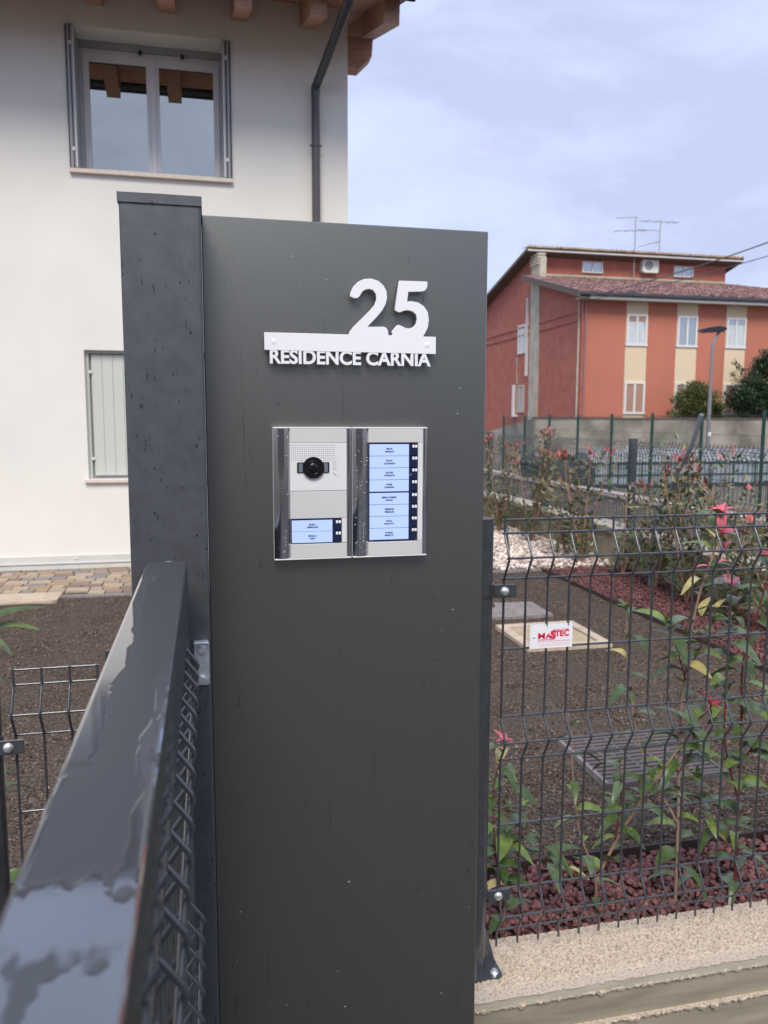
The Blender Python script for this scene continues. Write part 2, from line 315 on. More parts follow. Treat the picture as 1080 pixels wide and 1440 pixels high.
# soil crumbs and straw bits
def scatter(name, n, region, size, m, flat=.6, elong=1.0, seed=1, z=ZG, shape='tetra', lift=.3, mask=None, dens=None):
    g = np.random.default_rng(seed); x0, x1, y0, y1 = region
    if shape == 'tetra':
        bv = np.array([[1, 0, -.5], [-.5, .87, -.5], [-.5, -.87, -.5], [0, 0, .9]]); bf = np.array([[0, 1, 3], [1, 2, 3], [2, 0, 3], [0, 2, 1]])
    elif shape == 'octa':
        bv = np.array([[1, 0, 0], [0, 1, 0], [-1, 0, 0], [0, -1, 0], [0, 0, 1], [0, 0, -1.]]); bf = np.array([[0, 1, 4], [1, 2, 4], [2, 3, 4], [3, 0, 4], [1, 0, 5], [2, 1, 5], [3, 2, 5], [0, 3, 5]])
    else:   # chunky stone: box with cut corners -> 12 verts jittered
        p = (1 + 5 ** .5) / 2; bv = np.array([[-1, p, 0], [1, p, 0], [-1, -p, 0], [1, -p, 0], [0, -1, p], [0, 1, p], [0, -1, -p], [0, 1, -p], [p, 0, -1], [p, 0, 1], [-p, 0, -1], [-p, 0, 1]]) / 1.9
        bf = np.array([[0, 11, 5], [0, 5, 1], [0, 1, 7], [0, 7, 10], [0, 10, 11], [1, 5, 9], [5, 11, 4], [11, 10, 2], [10, 7, 6], [7, 1, 8], [3, 9, 4], [3, 4, 2], [3, 2, 6], [3, 6, 8], [3, 8, 9], [4, 9, 5], [2, 4, 11], [6, 2, 10], [8, 6, 7], [9, 8, 1]])
    X = g.uniform(x0, x1, n); u = g.uniform(0, 1, n); Y = y0 + (y1 - y0) * (u ** dens if dens else u)
    if mask is not None: k = mask(X, Y); X = X[k]; Y = Y[k]; n = len(X)
    s = size * g.uniform(.45, 1.25, n); a = g.uniform(0, 2 * math.pi, n); tl = g.uniform(-.6, .6, n)
    V = np.repeat(bv[None], n, 0) * g.uniform(.7, 1.3, (n, len(bv), 1)); V[:, :, 0] *= g.uniform(1, 1 + elong, n)[:, None]; V[:, :, 2] *= flat
    V *= s[:, None, None]
    c, si = np.cos(tl)[:, None], np.sin(tl)[:, None]; x, zz = V[:, :, 0] * c - V[:, :, 2] * si, V[:, :, 0] * si + V[:, :, 2] * c
    c, si = np.cos(a)[:, None], np.sin(a)[:, None]; xx, yy = x * c - V[:, :, 1] * si, x * si + V[:, :, 1] * c
    P = np.stack([xx + X[:, None], yy + Y[:, None], zz + z + s[:, None] * lift * g.uniform(.2, 1.6, n)[:, None]], 2).reshape(-1, 3).astype('f')
    F = (bf[None] + (np.arange(n) * len(bv))[:, None, None]).reshape(-1, 3)
    me = bpy.data.meshes.new(name); me.vertices.add(len(P)); me.vertices.foreach_set('co', P.ravel()); me.loops.add(F.size); me.loops.foreach_set('vertex_index', F.ravel().astype('i'))
    me.polygons.add(len(F)); me.polygons.foreach_set('loop_start', np.arange(0, F.size, 3, dtype='i')); me.polygons.foreach_set('loop_total', np.full(len(F), 3, 'i')); me.update(calc_edges=True)
    me.materials.append(m); return link(name, me, kind='stuff')
def soilmask(X, Y): return ~((X > .35) & (Y < 2.08)) & ~((X > 2.9)) & (X > -1.1 - (Y - 1.6) * .35 - .6) & ~((X > 1.36) & (X < 1.95) & (Y > 2.5) & (Y < 2.99)) & ~((X > 1.8) & (X < 2.37) & (Y > 4.19) & (Y < 4.78)) & ~((Y > 4.95) & (Y < 5.42) & (X > 1.86) & (X < 2.33)) & ~((X < 2.95) & (Y > 6.42)) & ~((X<-1.1)&(Y>6.08))
a = scatter('soil_crumbs', 110000, (-3.2, 2.9, 1.66, 6.5), .0046, M['crumb'], .7, 1.2, 3, mask=soilmask, dens=1.7)
b = scatter('straw_litter', 110000, (-3.2, 2.9, 1.66, 6.5), .0031, M['straw'], .4, 3.5, 4, mask=soilmask, dens=1.7)
a['label'] = 'dark crumbly soil covering the garden'; b['label'] = 'pale straw and bark bits over the garden soil'
# gravel strips
sheet('front_gravel_bed', .3, 3.0, 1.62, 2.09, ZG + .005, M['redsoil'], kind='structure')
sheet('side_gravel_bed', 2.93, 3.71, 1.62, 6.56, ZG + .009, M['redsoil'], kind='structure')
sheet('white_gravel_bed', 1.4, 3.71, 6.58, 15, ZG + .006, M['bedgrey'], kind='structure')
s = scatter('red_gravel', 8200, (.4, 2.9, 1.63, 2.08), .0092, M['redstone'], .75, .5, 5, ZG + .012, 'ico', .8); s['label'] = 'crushed red porphyry gravel along the front wall'
s = scatter('red_gravel', 17000, (2.95, 3.7, 1.65, 6.55), .0105, M['redstone'], .7, .4, 6, ZG + .012, 'octa', .6); s['label'] = 'crushed red gravel strip along the side boundary wall'
s = scatter('white_gravel', 11000, (1.9, 3.7, 6.6, 12.5), .021, M['whitestone'], .7, .4, 7, ZG + .012, 'ico', .7); s['label'] = 'pale pebble bed at the far end of the garden'
e1 = thing('edging_strip', 'thin dark edging board between soil and front red gravel', 'edging')
MB().box(.45, 2.94, 2.09, 2.098, ZG - .03, ZG + .035).build('edging_board', M['edging'], e1)
e2 = thing('edging_strip', 'thin dark edging board running back beside the long red gravel strip', 'edging')
MB().box(2.925, 2.933, 2.1, 6.56, ZG - .03, ZG + .03).build('edging_board', M['edging'], e2)
e3 = thing('edging_strip', 'low concrete edging in front of the pale pebble bed', 'edging')
MB().box(1.6, 2.92, 6.53, 6.575, ZG - .03, ZG + .022).build('edging_board', M['slabg'], e3)

# ---------------------------------------------------------------- front walls
fw = thing('front_wall', 'low concrete boundary wall with rough pitted top under the wire fence', 'wall')
MB().box(.425, 3.95, 1.452, 1.625, ZP - .05, -1.235).build('wall_body', M['form'], fw)
# pitted top: displaced grid
nx, ny = 800, 100; x0, x1, y0, y1 = .43, 2.0, 1.442, 1.628
gx, gy = np.meshgrid(np.linspace(x0, x1, nx), np.linspace(y0, y1, ny)); g = np.random.default_rng(5)
def vnoise(sx, sy, seed):
    g = np.random.default_rng(seed); a = g.random((sy + 2, sx + 2)); u = np.linspace(0, sx, nx); v = np.linspace(0, sy, ny); iu = u.astype(int); iv = v.astype(int); fu = (u - iu)[None]; fv = (v - iv)[:, None]
    fu = fu * fu * (3 - 2 * fu); fv = fv * fv * (3 - 2 * fv)
    A = a[np.ix_(iv, iu)]; B = a[np.ix_(iv, iu + 1)]; C_ = a[np.ix_(iv + 1, iu)]; D = a[np.ix_(iv + 1, iu + 1)]
    return (A * (1 - fu) + B * fu) * (1 - fv) + (C_ * (1 - fu) + D * fu) * fv
edge = np.clip((gy - y0 - .024 - .006 * vnoise(40, 2, 9)) / .012, 0, 1)
h = (vnoise(400, 50, 1) - .5) * .0040 + (vnoise(200, 24, 2) - .5) * .003 - np.clip(vnoise(330, 40, 3) - .66, 0, 1) * .026 + (vnoise(20, 3, 4) - .5) * .004
z = -1.21 + h * edge - (1 - edge) * .002
z[-1] -= .01; lip = vnoise(160, 1, 8)[0]
gy2 = gy.copy(); gy2[0] += (lip - .5) * .006
V = np.stack([gx, gy2, z], 2).reshape(-1, 3); idx = np.arange(nx * ny).reshape(ny, nx)
F = np.stack([idx[:-1, :-1], idx[:-1, 1:], idx[1:, 1:], idx[1:, :-1]], 2).reshape(-1, 4)
me = bpy.data.meshes.new('rough_top'); me.from_pydata(V.tolist(), [], F.tolist()); me.materials.append(M['rough']); link('rough_top', me, fw)
MB().box(2.0, 3.95, 1.445, 1.628, -1.236, -1.21).build('rough_top', M['rough'], fw)
# smooth trowelled edge, ragged mortar lips (front face upper band and the seam below)
def ragged(name, x0, x1, y, za, zb, yb, m, n=420, amp=.004, seed=1):
    g = np.random.default_rng(seed); xs = np.linspace(x0, x1, n); j = np.convolve(g.normal(0, 1, n + 6), np.ones(4) / 2, 'same')[3:-3]; k = g.uniform(0, 1, n)
    vs = []; 
    for i, x in enumerate(xs):
        d = abs(j[i]) * amp; vs += [(x, yb, za), (x, y - d * .6, za - .0008 * k[i]), (x, y - d, (za + zb) / 2), (x, y - d * .5, zb - j[i] * amp * .7), (x, yb, zb - j[i] * amp * .7 - .001)]
    fs = [(5 * i + a, 5 * i + a + 1, 5 * (i + 1) + a + 1, 5 * (i + 1) + a) for i in range(n - 1) for a in range(4)]
    fs = [f[::-1] for f in fs]
    return MB().add(vs, fs).build(name, m, fw)
MB().box(.43, 2.0, 1.4445, 1.46, -1.236, -1.2135).build('smooth_edge', M['form2'], fw)
ragged('mortar_lip', .43, 2.0, 1.446, -1.229, -1.238, 1.456, M['rough'], amp=.0035, seed=2)
ragged('mortar_lip', .43, 2.0, 1.447, -1.306, -1.314, 1.456, M['rough'], amp=.0045, seed=3)
lw = thing('front_wall', 'lower concrete boundary wall below the short wire fence piece', 'wall')
MB().box(-8, -.13, 1.45, 1.62, ZP - .05, -1.42).build('wall_body', M['form'], lw)
gw_ = thing('side_wall', 'low stained concrete wall with pale broken coping at the garden side', 'wall')
MB().box(3.712, 3.9, 1.63, 16, -3.0, -1.05).build('wall_body', M['gwall'], gw_)
ys = [1.5]; 
while ys[-1] < 16: ys.append(ys[-1] + random.uniform(.55, .95))
for i in range(len(ys) - 1):
    t = random.uniform(-.012, .012); mb = MB(); y0_, y1_ = ys[i] + .006, ys[i + 1] - .006; nn = 6; vs = []
    for k in range(nn + 1):
        y = y0_ + (y1_ - y0_) * k / nn; o = random.uniform(-.012, .01)
        vs += [(3.69 + o, y, -1.048), (3.68 + o, y, -1.0 + t), (3.71 + o * .5, y, -.985 + t + random.uniform(-.006, .006)), (3.92, y, -.985 + t), (3.93, y, -1.048)]
    fs = [(5 * k + a, 5 * k + a + 1, 5 * k + a + 6, 5 * k + a + 5) for k in range(nn) for a in range(4)] + [(0, 1, 2, 3, 4), tuple(5 * nn + a for a in (4, 3, 2, 1, 0))]
    mb.add(vs, fs).build('coping_stone', M['coping'], gw_)
rw = thing('retaining_wall', 'beige retaining wall with pink coping across the sunken lane under the green fence', 'wall')
MB().box(10.6, 10.9, 4, 42, -3.1, -2.02).build('wall_body', M['pinkwall'], rw)
for i in range(19):
    y = 4 + 2 * i; MB().box(10.54, 10.94, y + .01, y + 1.99, -2.02, -1.92).build('coping_stone', M['coping2'], rw)

# ---------------------------------------------------------------- wire fences
def mesh_fence(root, width, rails, prof, pitch, r=.0026, x0=0, n=8, rail_over=.004):
    """rails: list (z, off) with off toward -Y; prof: polyline (z, off) of one vertical wire"""
    vm = MB().tube([(0, -o, z) for z, o in prof], r, n).mesh('vertical_wire', M['wire'])
    k = int(width / pitch + .5)
    for i in range(k + 1): link('vertical_wire', vm, root, (x0 + i * pitch, 0, 0))
    hm = MB().tube([(x0 - rail_over, 0, 0), (x0 + k * pitch + rail_over, 0, 0)], r * .95, n).mesh('horizontal_wire', M['wire'])
    for z, o in rails: link('horizontal_wire', hm, root, (0, -o + r * 1.7 * (1 if o > .01 else 1), z))
def softprof(p):
    out = []
    for i, (z, o) in enumerate(p):
        if 0 < i < len(p) - 1:
            a = Vector(p[i - 1]); b_ = Vector((z, o)); c = Vector(p[i + 1]); d = min(.007, (a - b_).length / 3, (c - b_).length / 3)
            q0 = b_ + (a - b_).normalized() * d; q1 = b_ + (c - b_).normalized() * d; out += [tuple(q0), tuple(q0 * .25 + b_ * .5 + q1 * .25), tuple(q1)]
        else: out.append((z, o))
    return out
def clamp(root, x, y, z, side=1):
    """strap round the post and a tab with a dome-head bolt that holds the mesh"""
    mb = MB(); mb.tube([(x, y, z - .013), (x, y, z + .013)], .0262, 20)
    c = mb.build('clamp', M['wire'], root)
    MB().box(min(x + side * .018, x + side * .068), max(x + side * .018, x + side * .068), y - .030, y - .0255, z - .014, z + .014, .0008).build('tab', M['wire'], c)
    MB().dome((x + side * .041, y - .0302, z), (0, -1, 0), .0098, .0065).build('bolt', M['bolt'], c)
ff = thing('wire_fence', 'dark grey welded wire fence panel standing above the pitted concrete wall', 'fence', (.6075, 1.55, 0))
rl = [(-.2074, 0), (-.2362, 0), (-.285, .03), (-.334, 0), (-.4876, 0), (-.638, 0), (-.687, .03), (-.736, 0), (-.886, 0), (-1.036, 0), (-1.085, .03), (-1.134, 0)]
pf = softprof([(-.2045, 0), (-.236, 0), (-.285, .03), (-.334, 0), (-.638, 0), (-.687, .03), (-.736, 0), (-1.036, 0), (-1.085, .03), (-1.134, 0), (-1.168, 0)])
mesh_fence(ff, 2.0, rl, pf, .05)
def round_post(label, x, y, zt, zb, clamps, group='round fence posts at the front', side=1, plate=True):
    p = thing('fence_post', label, 'post', (x, y, zb), group)
    MB().tube([(0, 0, .004), (0, 0, zt - zb)], .024, 24).build('post_tube', M['wire'], p)
    MB().tube([(0, 0, zt - zb), (0, 0, zt - zb + .003)], .0248, 24).build('cap', M['wire'], p)
    if plate:
        MB().prism(rect_round(-.05, .05, -.05, .05, .012), (0, .006), 'z').build('base_plate', M['wire'], p)
        MB().add([(.022, 0.002, .1), (.022, -.002, .1), (.048, -.002, .006), (.048, .002, .006), (.022, .002, .006), (.022, -.002, .006)], [(0, 1, 2, 3), (0, 3, 4), (1, 5, 2), (0, 4, 5, 1)]).build('gusset', M['wire'], p)
        for sx in (-1, 1):
            b_ = MB(); b_.disc((.034 * sx, -.034, .006), (0, 0, 1), .009, .0015); b_.disc((.034 * sx, -.034, .0075), (0, 0, 1), .0062, .006, 6); b_.build('anchor_bolt', M['bolt'], p)
    for z, sd_ in clamps: clamp(p, 0, 0, z - zb, sd_)
    return p
round_post('round dark post beside the grey pillar, its base plate bolted to the concrete wall', .557, 1.55, -.205, -1.2125, [(-.353, 1), (-1.03, 1)])
round_post('round dark post at the far end of the long wire fence', 2.66, 1.55, -.205, -1.2125, [(-.353, -1), (-1.03, -1)])
sf = thing('wire_fence', 'short narrow wire fence piece beyond the gate rail over bare soil', 'fence', (-.365, 1.55, -.2604))
mesh_fence(sf, .15, rl, pf, .05)
round_post('round dark post at the picture edge holding the narrow wire fence piece', -.413, 1.55, -.50, -1.42, [(-.605, 1)], plate=False)
round_post('round dark post hidden behind the gate rail', -.128, 1.55, -.43, -1.42, [(-.445, -1)], plate=False)
# maker's sign
sg = thing('fence_sign', 'small white MASTEC maker sign with red lettering on the wire fence', 'sign', (.664, 1.5385, -.4855))
MB().prism(rect_round(0, .0985, 0, .0525, .0012), (0, -.0012)).build('sign_plate', M['plate'], sg)
y_ = -.00135
for s_, x, z, w, hh, off in (('M', .0185, .0205, .0165, .0135, .0005), ('A', .0355, .0205, .0140, .0115, .0006), ('S', .0470, .0195, .0135, .0190, .0011), ('T', .0580, .0245, .0110, .0130, .0008), ('E', .0690, .0240, .0095, .0135, .0008), ('C', .0785, .0240, .0120, .0150, .0008)):
    text('letter', s_, .015, (x, y_, z), FACE, M['red'], sg, .0001, off, width=w, height=hh)
MB().box(.0185, .058, y_ - .0001, y_ + .0001, .0178, .0192).build('red_bar', M['red'], sg)
MB().box(.053, .0905, y_ - .0001, y_ + .0001, .0392, .0404).build('red_bar', M['red'], sg)
text('lettering', 'RECINZIONI CANCELLI SISTEMI DI SICUREZZA', .003, (.0185, y_, .0140), FACE, M['pinkink'], sg, .0001, .0001, width=.073, height=.0022)
text('lettering', 'Via Regia 154/B  37060 Mozzecane VR', .003, (.0185, y_, .0090), FACE, M['pinkink'], sg, .0001, 0, width=.073, height=.0019)
text('lettering', 'Tel. 045 6340732   info 045 6340733', .003, (.0185, y_, .0050), FACE, M['pinkink'], sg, .0001, 0, width=.073, height=.0019)
for xx in (.0165, .0921, .0905): MB().box(xx, xx + .0004, y_ - .0001, y_ + .0001, .0125, .0165).build('red_bar', M['pinkink'], sg)
MB().dome((.0095, -.0014, .0255), (0, -1, 0), .0028, .0016, 10, 3).build('rivet', M['bolt'], sg)
for xx in (.0385, .0885): MB().tube([(xx, .006, .0525), (xx, -.003, .0535), (xx, -.003, .050)], .0016, 6).build('clip', M['wire'], sg)

# ---------------------------------------------------------------- gate post, gate, pillar
gp = thing('gate_post', 'square dark blue-grey gate post with a peaked cap and rain marks', 'post', (-.052, 1.13, ZP))
H = .2845 - ZP
MB().prism(rect_round(-.0505, .0505, -.05, .05, .004, 3), (0, H), 'z').build('post_tube', M['post'], gp)
cap = MB(); o = .0520
cap.add([(-o, -o, H - .012), (o, -o, H - .012), (o, o, H - .012), (-o, o, H - .012), (-o, -o, H), (o, -o, H), (o, o, H), (-o, o, H), (0, 0, H + .014)],
        [(0, 3, 2, 1), (0, 1, 5, 4), (1, 2, 6, 5), (2, 3, 7, 6), (3, 0, 4, 7), (4, 5, 8), (5, 6, 8), (6, 7, 8), (7, 4, 8)])
cap.build('cap', M['post'], gp)
br = MB().prism(rect_round(.0285, .0485, 1.2585, 1.3205, .003), (-.0530, -.0508)).build('latch_plate', M['galv'], gp)
MB().box(.0285, .0475, -.0640, -.0508, 1.3185, 1.3215, .0006).build('plate_lip', M['galv'], br)
for zz in (1.309, 1.2665):
    b_ = MB(); b_.disc((.0385, -.053, zz), (0, -1, 0), .0062, .0014, 18); b_.disc((.0385, -.0544, zz), (0, -1, 0), .0048, .0042, 18); b_.build('bolt', M['bolt'], br)
    MB().disc((.0385, -.0580, zz), (0, -1, 0), .0022, .0009, 6).build('bolt_socket', M['galv'], br)
MB().box(-.006, .002, -.0512, -.0500, H - .4745, H - .4730).build('white_mark', M['plate'], gp)

gt = thing('gate', 'open grey metal gate with a wet flat top rail running towards the viewer', 'gate', (-.0535, 0, 0))
BX0, BX1 = -.025, .025
# water on the top rail: glossy film and lighter drop-covered zones
gm = mat('wet_top_rail', (.075, .083, .095), .38, spec=.5, bump=.2, bs=600, bdist=.0004); n = gm.node_tree.nodes; l = gm.node_tree.links; b = n['Principled BSDF']
tcn = n.new('ShaderNodeTexCoord'); sep = n.new('ShaderNodeSeparateXYZ'); l.new(tcn.outputs['Object'], sep.inputs[0])
def math_(op, a, b_=None, c=None):
    m_ = n.new('ShaderNodeMath'); m_.operation = op
    for i, v in enumerate((a, b_, c)):
        if v is None: continue
        if isinstance(v, (int, float)): m_.inputs[i].default_value = v
        else: l.new(v, m_.inputs[i])
    return m_.outputs[0]
def noise_(sc, st=(1, 1, 1), det=3, dist=0):
    mp_ = n.new('ShaderNodeMapping'); mp_.inputs['Scale'].default_value = st; l.new(tcn.outputs['Object'], mp_.inputs[0]); z_ = n.new('ShaderNodeTexNoise'); z_.inputs['Scale'].default_value = sc; z_.inputs['Detail'].default_value = det; z_.inputs['Distortion'].default_value = dist; l.new(mp_.outputs[0], z_.inputs[0]); return z_.outputs[0]
def step_(v, a, b_):
    m_ = n.new('ShaderNodeMapRange'); m_.interpolation_type = 'SMOOTHSTEP'; m_.inputs[1].default_value = a; m_.inputs[2].default_value = b_; l.new(v, m_.inputs[0]); return m_.outputs[0]
xs, ys_ = sep.outputs[0], sep.outputs[1]
nA = noise_(26, (1, .45, 1), 3, .6); nB = noise_(60, (1, .6, 1), 2); nC = noise_(420, (1, .8, 1), 2)
# puddle 1: along the far-left edge between y=.45 and .95
xl = math_('ADD', xs, math_('MULTIPLY', math_('SUBTRACT', nA, .5), .035))
pud1 = math_('MULTIPLY', math_('MULTIPLY', step_(xl, -.0085, -.0115), step_(ys_, .405, .43)), step_(ys_, .99, .90))
# puddle 2: close to the viewer and along the right edge
yn = math_('ADD', ys_, math_('MULTIPLY', math_('SUBTRACT', nA, .5), .10)); near = step_(yn, .315, .305)
xr = math_('ADD', xs, math_('MULTIPLY', math_('SUBTRACT', nA, .5), .022)); redge = math_('MULTIPLY', step_(xr, .0145, .0165), step_(ys_, .62, .45))
hole = step_(nB, .54, .66)
ledge = math_('MULTIPLY', step_(xr, -.0205, -.0225), step_(ys_, .50, .42))
pud2 = math_('MAXIMUM', math_('MAXIMUM', near, redge), ledge)
pud2b = math_('MULTIPLY', pud2, math_('SUBTRACT', 1.0, math_('MULTIPLY', hole, .85)))
wet = math_('MAXIMUM', pud1, pud2b)
mc = n.new('ShaderNodeMixRGB'); mc.inputs[1].default_value = (.050, .053, .059, 1); mc.inputs[2].default_value = (.06, .066, .078, 1); l.new(wet, mc.inputs[0]); l.new(mc.outputs[0], b.inputs['Base Color'])
mr_ = n.new('ShaderNodeMapRange'); mr_.inputs[3].default_value = .40; mr_.inputs[4].default_value = .06; l.new(wet, mr_.inputs[0]); l.new(mr_.outputs[0], b.inputs['Roughness'])
sp = n.new('ShaderNodeMapRange'); sp.inputs[3].default_value = .35; sp.inputs[4].default_value = 1.0; l.new(wet, sp.inputs[0]); l.new(sp.outputs[0], b.inputs['Specular IOR Level'])
l.new(math_('MULTIPLY', wet, 1.0), b.inputs['Coat Weight']); b.inputs['Coat IOR'].default_value = 1.7
bp = n.new('ShaderNodeBump'); bp.inputs['Distance'].default_value = .0010; bp.inputs['Strength'].default_value = .28
l.new(math_('ADD', wet, math_('MULTIPLY', nC, .05)), bp.inputs['Height']); l.new(bp.outputs[0], b.inputs['Normal']); l.new(bp.outputs[0], b.inputs['Coat Normal'])
def rail_y(name, x0, x1, z0, z1, y0, y1, m, r=.003): return MB().prism(rect_round(x0, x1, z0, z1, r, 3), (y0, y1)).build(name, m, gt)
rail_y('top_rail', BX0, BX1, -.268, -.18, -.3, 1.03, gm)
rail_y('bottom_rail', BX0, BX1, -1.52, -1.46, -.3, 1.03, M['gate'])
MB().prism(rect_round(BX0, BX1, .98, 1.029, .003, 3), (-1.46, -.268), 'z').build('stile', M['post'], gt)
MB().prism(rect_round(BX0, BX1, -.3, -.25, .003, 3), (-1.46, -.268), 'z').build('stile', M['post'], gt)
xi, xo = .0125, .0385
gpf = softprof([(-.25, xi), (-.265, xi), (-.300, xo), (-.335, xi), (-.60, xi), (-.635, xo), (-.67, xi), (-.93, xi), (-.965, xo), (-1.0, xi), (-1.27, xi), (-1.305, xo), (-1.34, xi), (-1.47, xi)])
vm = MB().tube([(o_, 0, z_) for z_, o_ in gpf], .0024, 10).mesh('vertical_wire', M['wire'])
k = 0
while .9685 - .044 * k > -.24: link('vertical_wire', vm, gt, (0, .9685 - .044 * k, 0)); k += 1
hm = MB().tube([(0, -.25, 0), (0, .98, 0)], .0024, 8).mesh('horizontal_wire', M['wire'])
for z_, o_ in ((-.302, xo - .006), (-.342, xi - .005), (-.46, xi - .005), (-.59, xi - .005), (-.635, xo - .006), (-.68, xi - .005), (-.80, xi - .005), (-.92, xi - .005), (-.965, xo - .006), (-1.01, xi - .005), (-1.14, xi - .005), (-1.26, xi - .005), (-1.305, xo - .006), (-1.35, xi - .005)):
    link('horizontal_wire', hm, gt, (o_, 0, z_))
MB().box(.006, .018, .405, .417, -.545, -.530, .002).build('mesh_clip', M['bolt'], gt)

ip = thing('entrance_pillar', 'tall dark grey sheet-metal pillar that carries the number plate and intercom', 'pillar', (0, 1.17, ZP))
MB().box(-.0013, .422, 0, .24, 0, .284 - ZP, .0015).build('metal_casing', M['panel'], ip)
drops = MB(); g = random.Random(4)
for i in range(38): drops.dome((g.uniform(.01, .41), 0, g.uniform(.55, 1.9)), (0, -1, 0), g.uniform(.0004, .0011), .0005, 6, 2)
drops.build('rain_drops', M['drop'], ip, kind='stuff')

# ---- house number plate (traced outline, 4 mm sheet on spacers)
npz = thing('house_number_plate', 'white cut-out sign reading 25 and RESIDENCE CARNIA on the grey pillar', 'sign', (.083, 1.158, .124))
def crop(p, q=3.375, ox=340, oy=370):     # photograph outline -> metres on the sign plane
    x, y = p[0] / q + ox, p[1] / q + oy
    d = right * ((x - 540) / 1110) + down * ((y - 720) / 1110) + fwd; k_ = 1.158 / d.y
    return (d.x * k_ - .083, d.z * k_ - .124)
out = [(108, 330), (300, 335), (508, 341), (513, 325), (530, 303), (570, 264), (606, 228), (630, 200), (639, 172), (636, 146), (622, 128), (603, 122), (583, 126), (568, 138), (559, 155), (550, 164), (534, 167), (513, 157),
       (517, 138), (530, 112), (552, 90), (580, 78), (612, 76), (645, 86), (670, 108), (684, 135), (687, 165), (680, 195), (664, 225), (640, 254), (592, 304), (672, 304), (684, 309), (690, 320), (694, 344), (712, 345), (717, 337), (711, 326), (722, 313), (738, 296), (748, 297),
       (770, 308), (790, 313), (812, 306), (826, 290), (831, 265), (826, 243), (810, 229), (788, 223), (766, 226), (748, 234), (735, 229), (725, 221), (735, 160), (748, 86), (820, 88), (878, 90), (878, 112), (869, 129), (855, 135), (788, 136), (781, 186), (800, 183), (835, 189), (862, 207), (880, 235), (885, 270), (880, 305), (869, 330), (856, 350), (918, 352), (918, 431), (500, 421), (108, 411)]
def curve_plate(name, pts, z0, z1, m, parent, bevel=.0004):
    c = bpy.data.curves.new(name, 'CURVE'); c.dimensions = '2D'; c.fill_mode = 'BOTH'; sp_ = c.splines.new('POLY'); sp_.points.add(len(pts) - 1)
    for i, p in enumerate(pts): sp_.points[i].co = (p[0], p[1], 0, 1)
    sp_.use_cyclic_u = True; c.extrude = (z1 - z0) / 2; c.bevel_depth = bevel
    tmp = bpy.data.objects.new(name, c); COL.objects.link(tmp); bpy.context.view_layer.update(); me = bpy.data.meshes.new_from_object(tmp); bpy.data.objects.remove(tmp)
    me.materials.clear(); me.materials.append(m); o_ = link(name, me, parent); o_.rotation_euler = FACE; return o_
curve_plate('number_and_bar', [crop(p) for p in out], 0, .004, M['plate'], npz)
x0_, z0_ = crop((133, 478)); x1_, _ = crop((895, 478)); _, zt_ = crop((500, 424)); _, zb_ = crop((500, 484))
t = text('lettering', 'RESIDENCE CARNIA', .02, (x0_, -.0002, -.0437), FACE, M['plate'], npz, .0018, .0006, width=x1_ - x0_, height=.0208)
for q in ((152, 373), (878, 389)):
    cx, cz = crop(q); MB().dome((cx, -.0024, cz), (0, -1, 0), .0042, .0006, 16, 3).build('screw_cover', M['plate'], npz)
    MB().disc((cx, .0024, cz), (0, 1, 0), .005, .0095).build('spacer', M['galv'], npz)

# ---- intercom
ic = thing('intercom', 'silver video intercom of two upright modules with round camera and blue name labels', 'intercom', (.093, 1.17, -.2055))
IW, IH = .1152, .1955
def convex(mb, x0, x1, z0, z1, y, bulge, n=6, yb=0.0):
    vs = []; 
    for i in range(n + 1):
        t_ = i / n; x = x0 + (x1 - x0) * t_; yy = y - bulge * math.sin(math.pi * t_)
        vs += [(x, yy, z0), (x, yy, z1), (x, yb, z0), (x, yb, z1)]
    fs = [(4 * i, 4 * i + 4, 4 * i + 5, 4 * i + 1) for i in range(n)]; mb.add(vs, fs, True)
    mb.add([vs[4 * i] for i in range(n + 1)] + [vs[4 * i + 2] for i in range(n + 1)], [(i, n + 1 + i, n + 2 + i, i + 1) for i in range(n)])
    mb.add([vs[4 * i + 1] for i in range(n + 1)] + [vs[4 * i + 3] for i in range(n + 1)], [(i, i + 1, n + 2 + i, n + 1 + i) for i in range(n)])
    mb.add([vs[0], vs[1], vs[3], vs[2]], [(0, 1, 2, 3)]); mb.add([vs[4 * n], vs[4 * n + 1], vs[4 * n + 3], vs[4 * n + 2]], [(3, 2, 1, 0)]); return mb
names1 = [('BRUNO', 'LESMANLIE'), ('ORSOLLA', 'DURO')]
names2 = [('MILAN', 'MARIANI'), ('MATTU', 'CALANDRON'), ('VALTER', 'APROLETI'), ('NORIS', 'GUARDINI'), ('EMMA ROSSINI', 'LORANA'), ('PREMIUM', 'FERRARI'), ('PAOLO', 'MALLOTTI'), ('FLORIN', 'MARATTI')]
dr = random.Random(9); dm = MB()
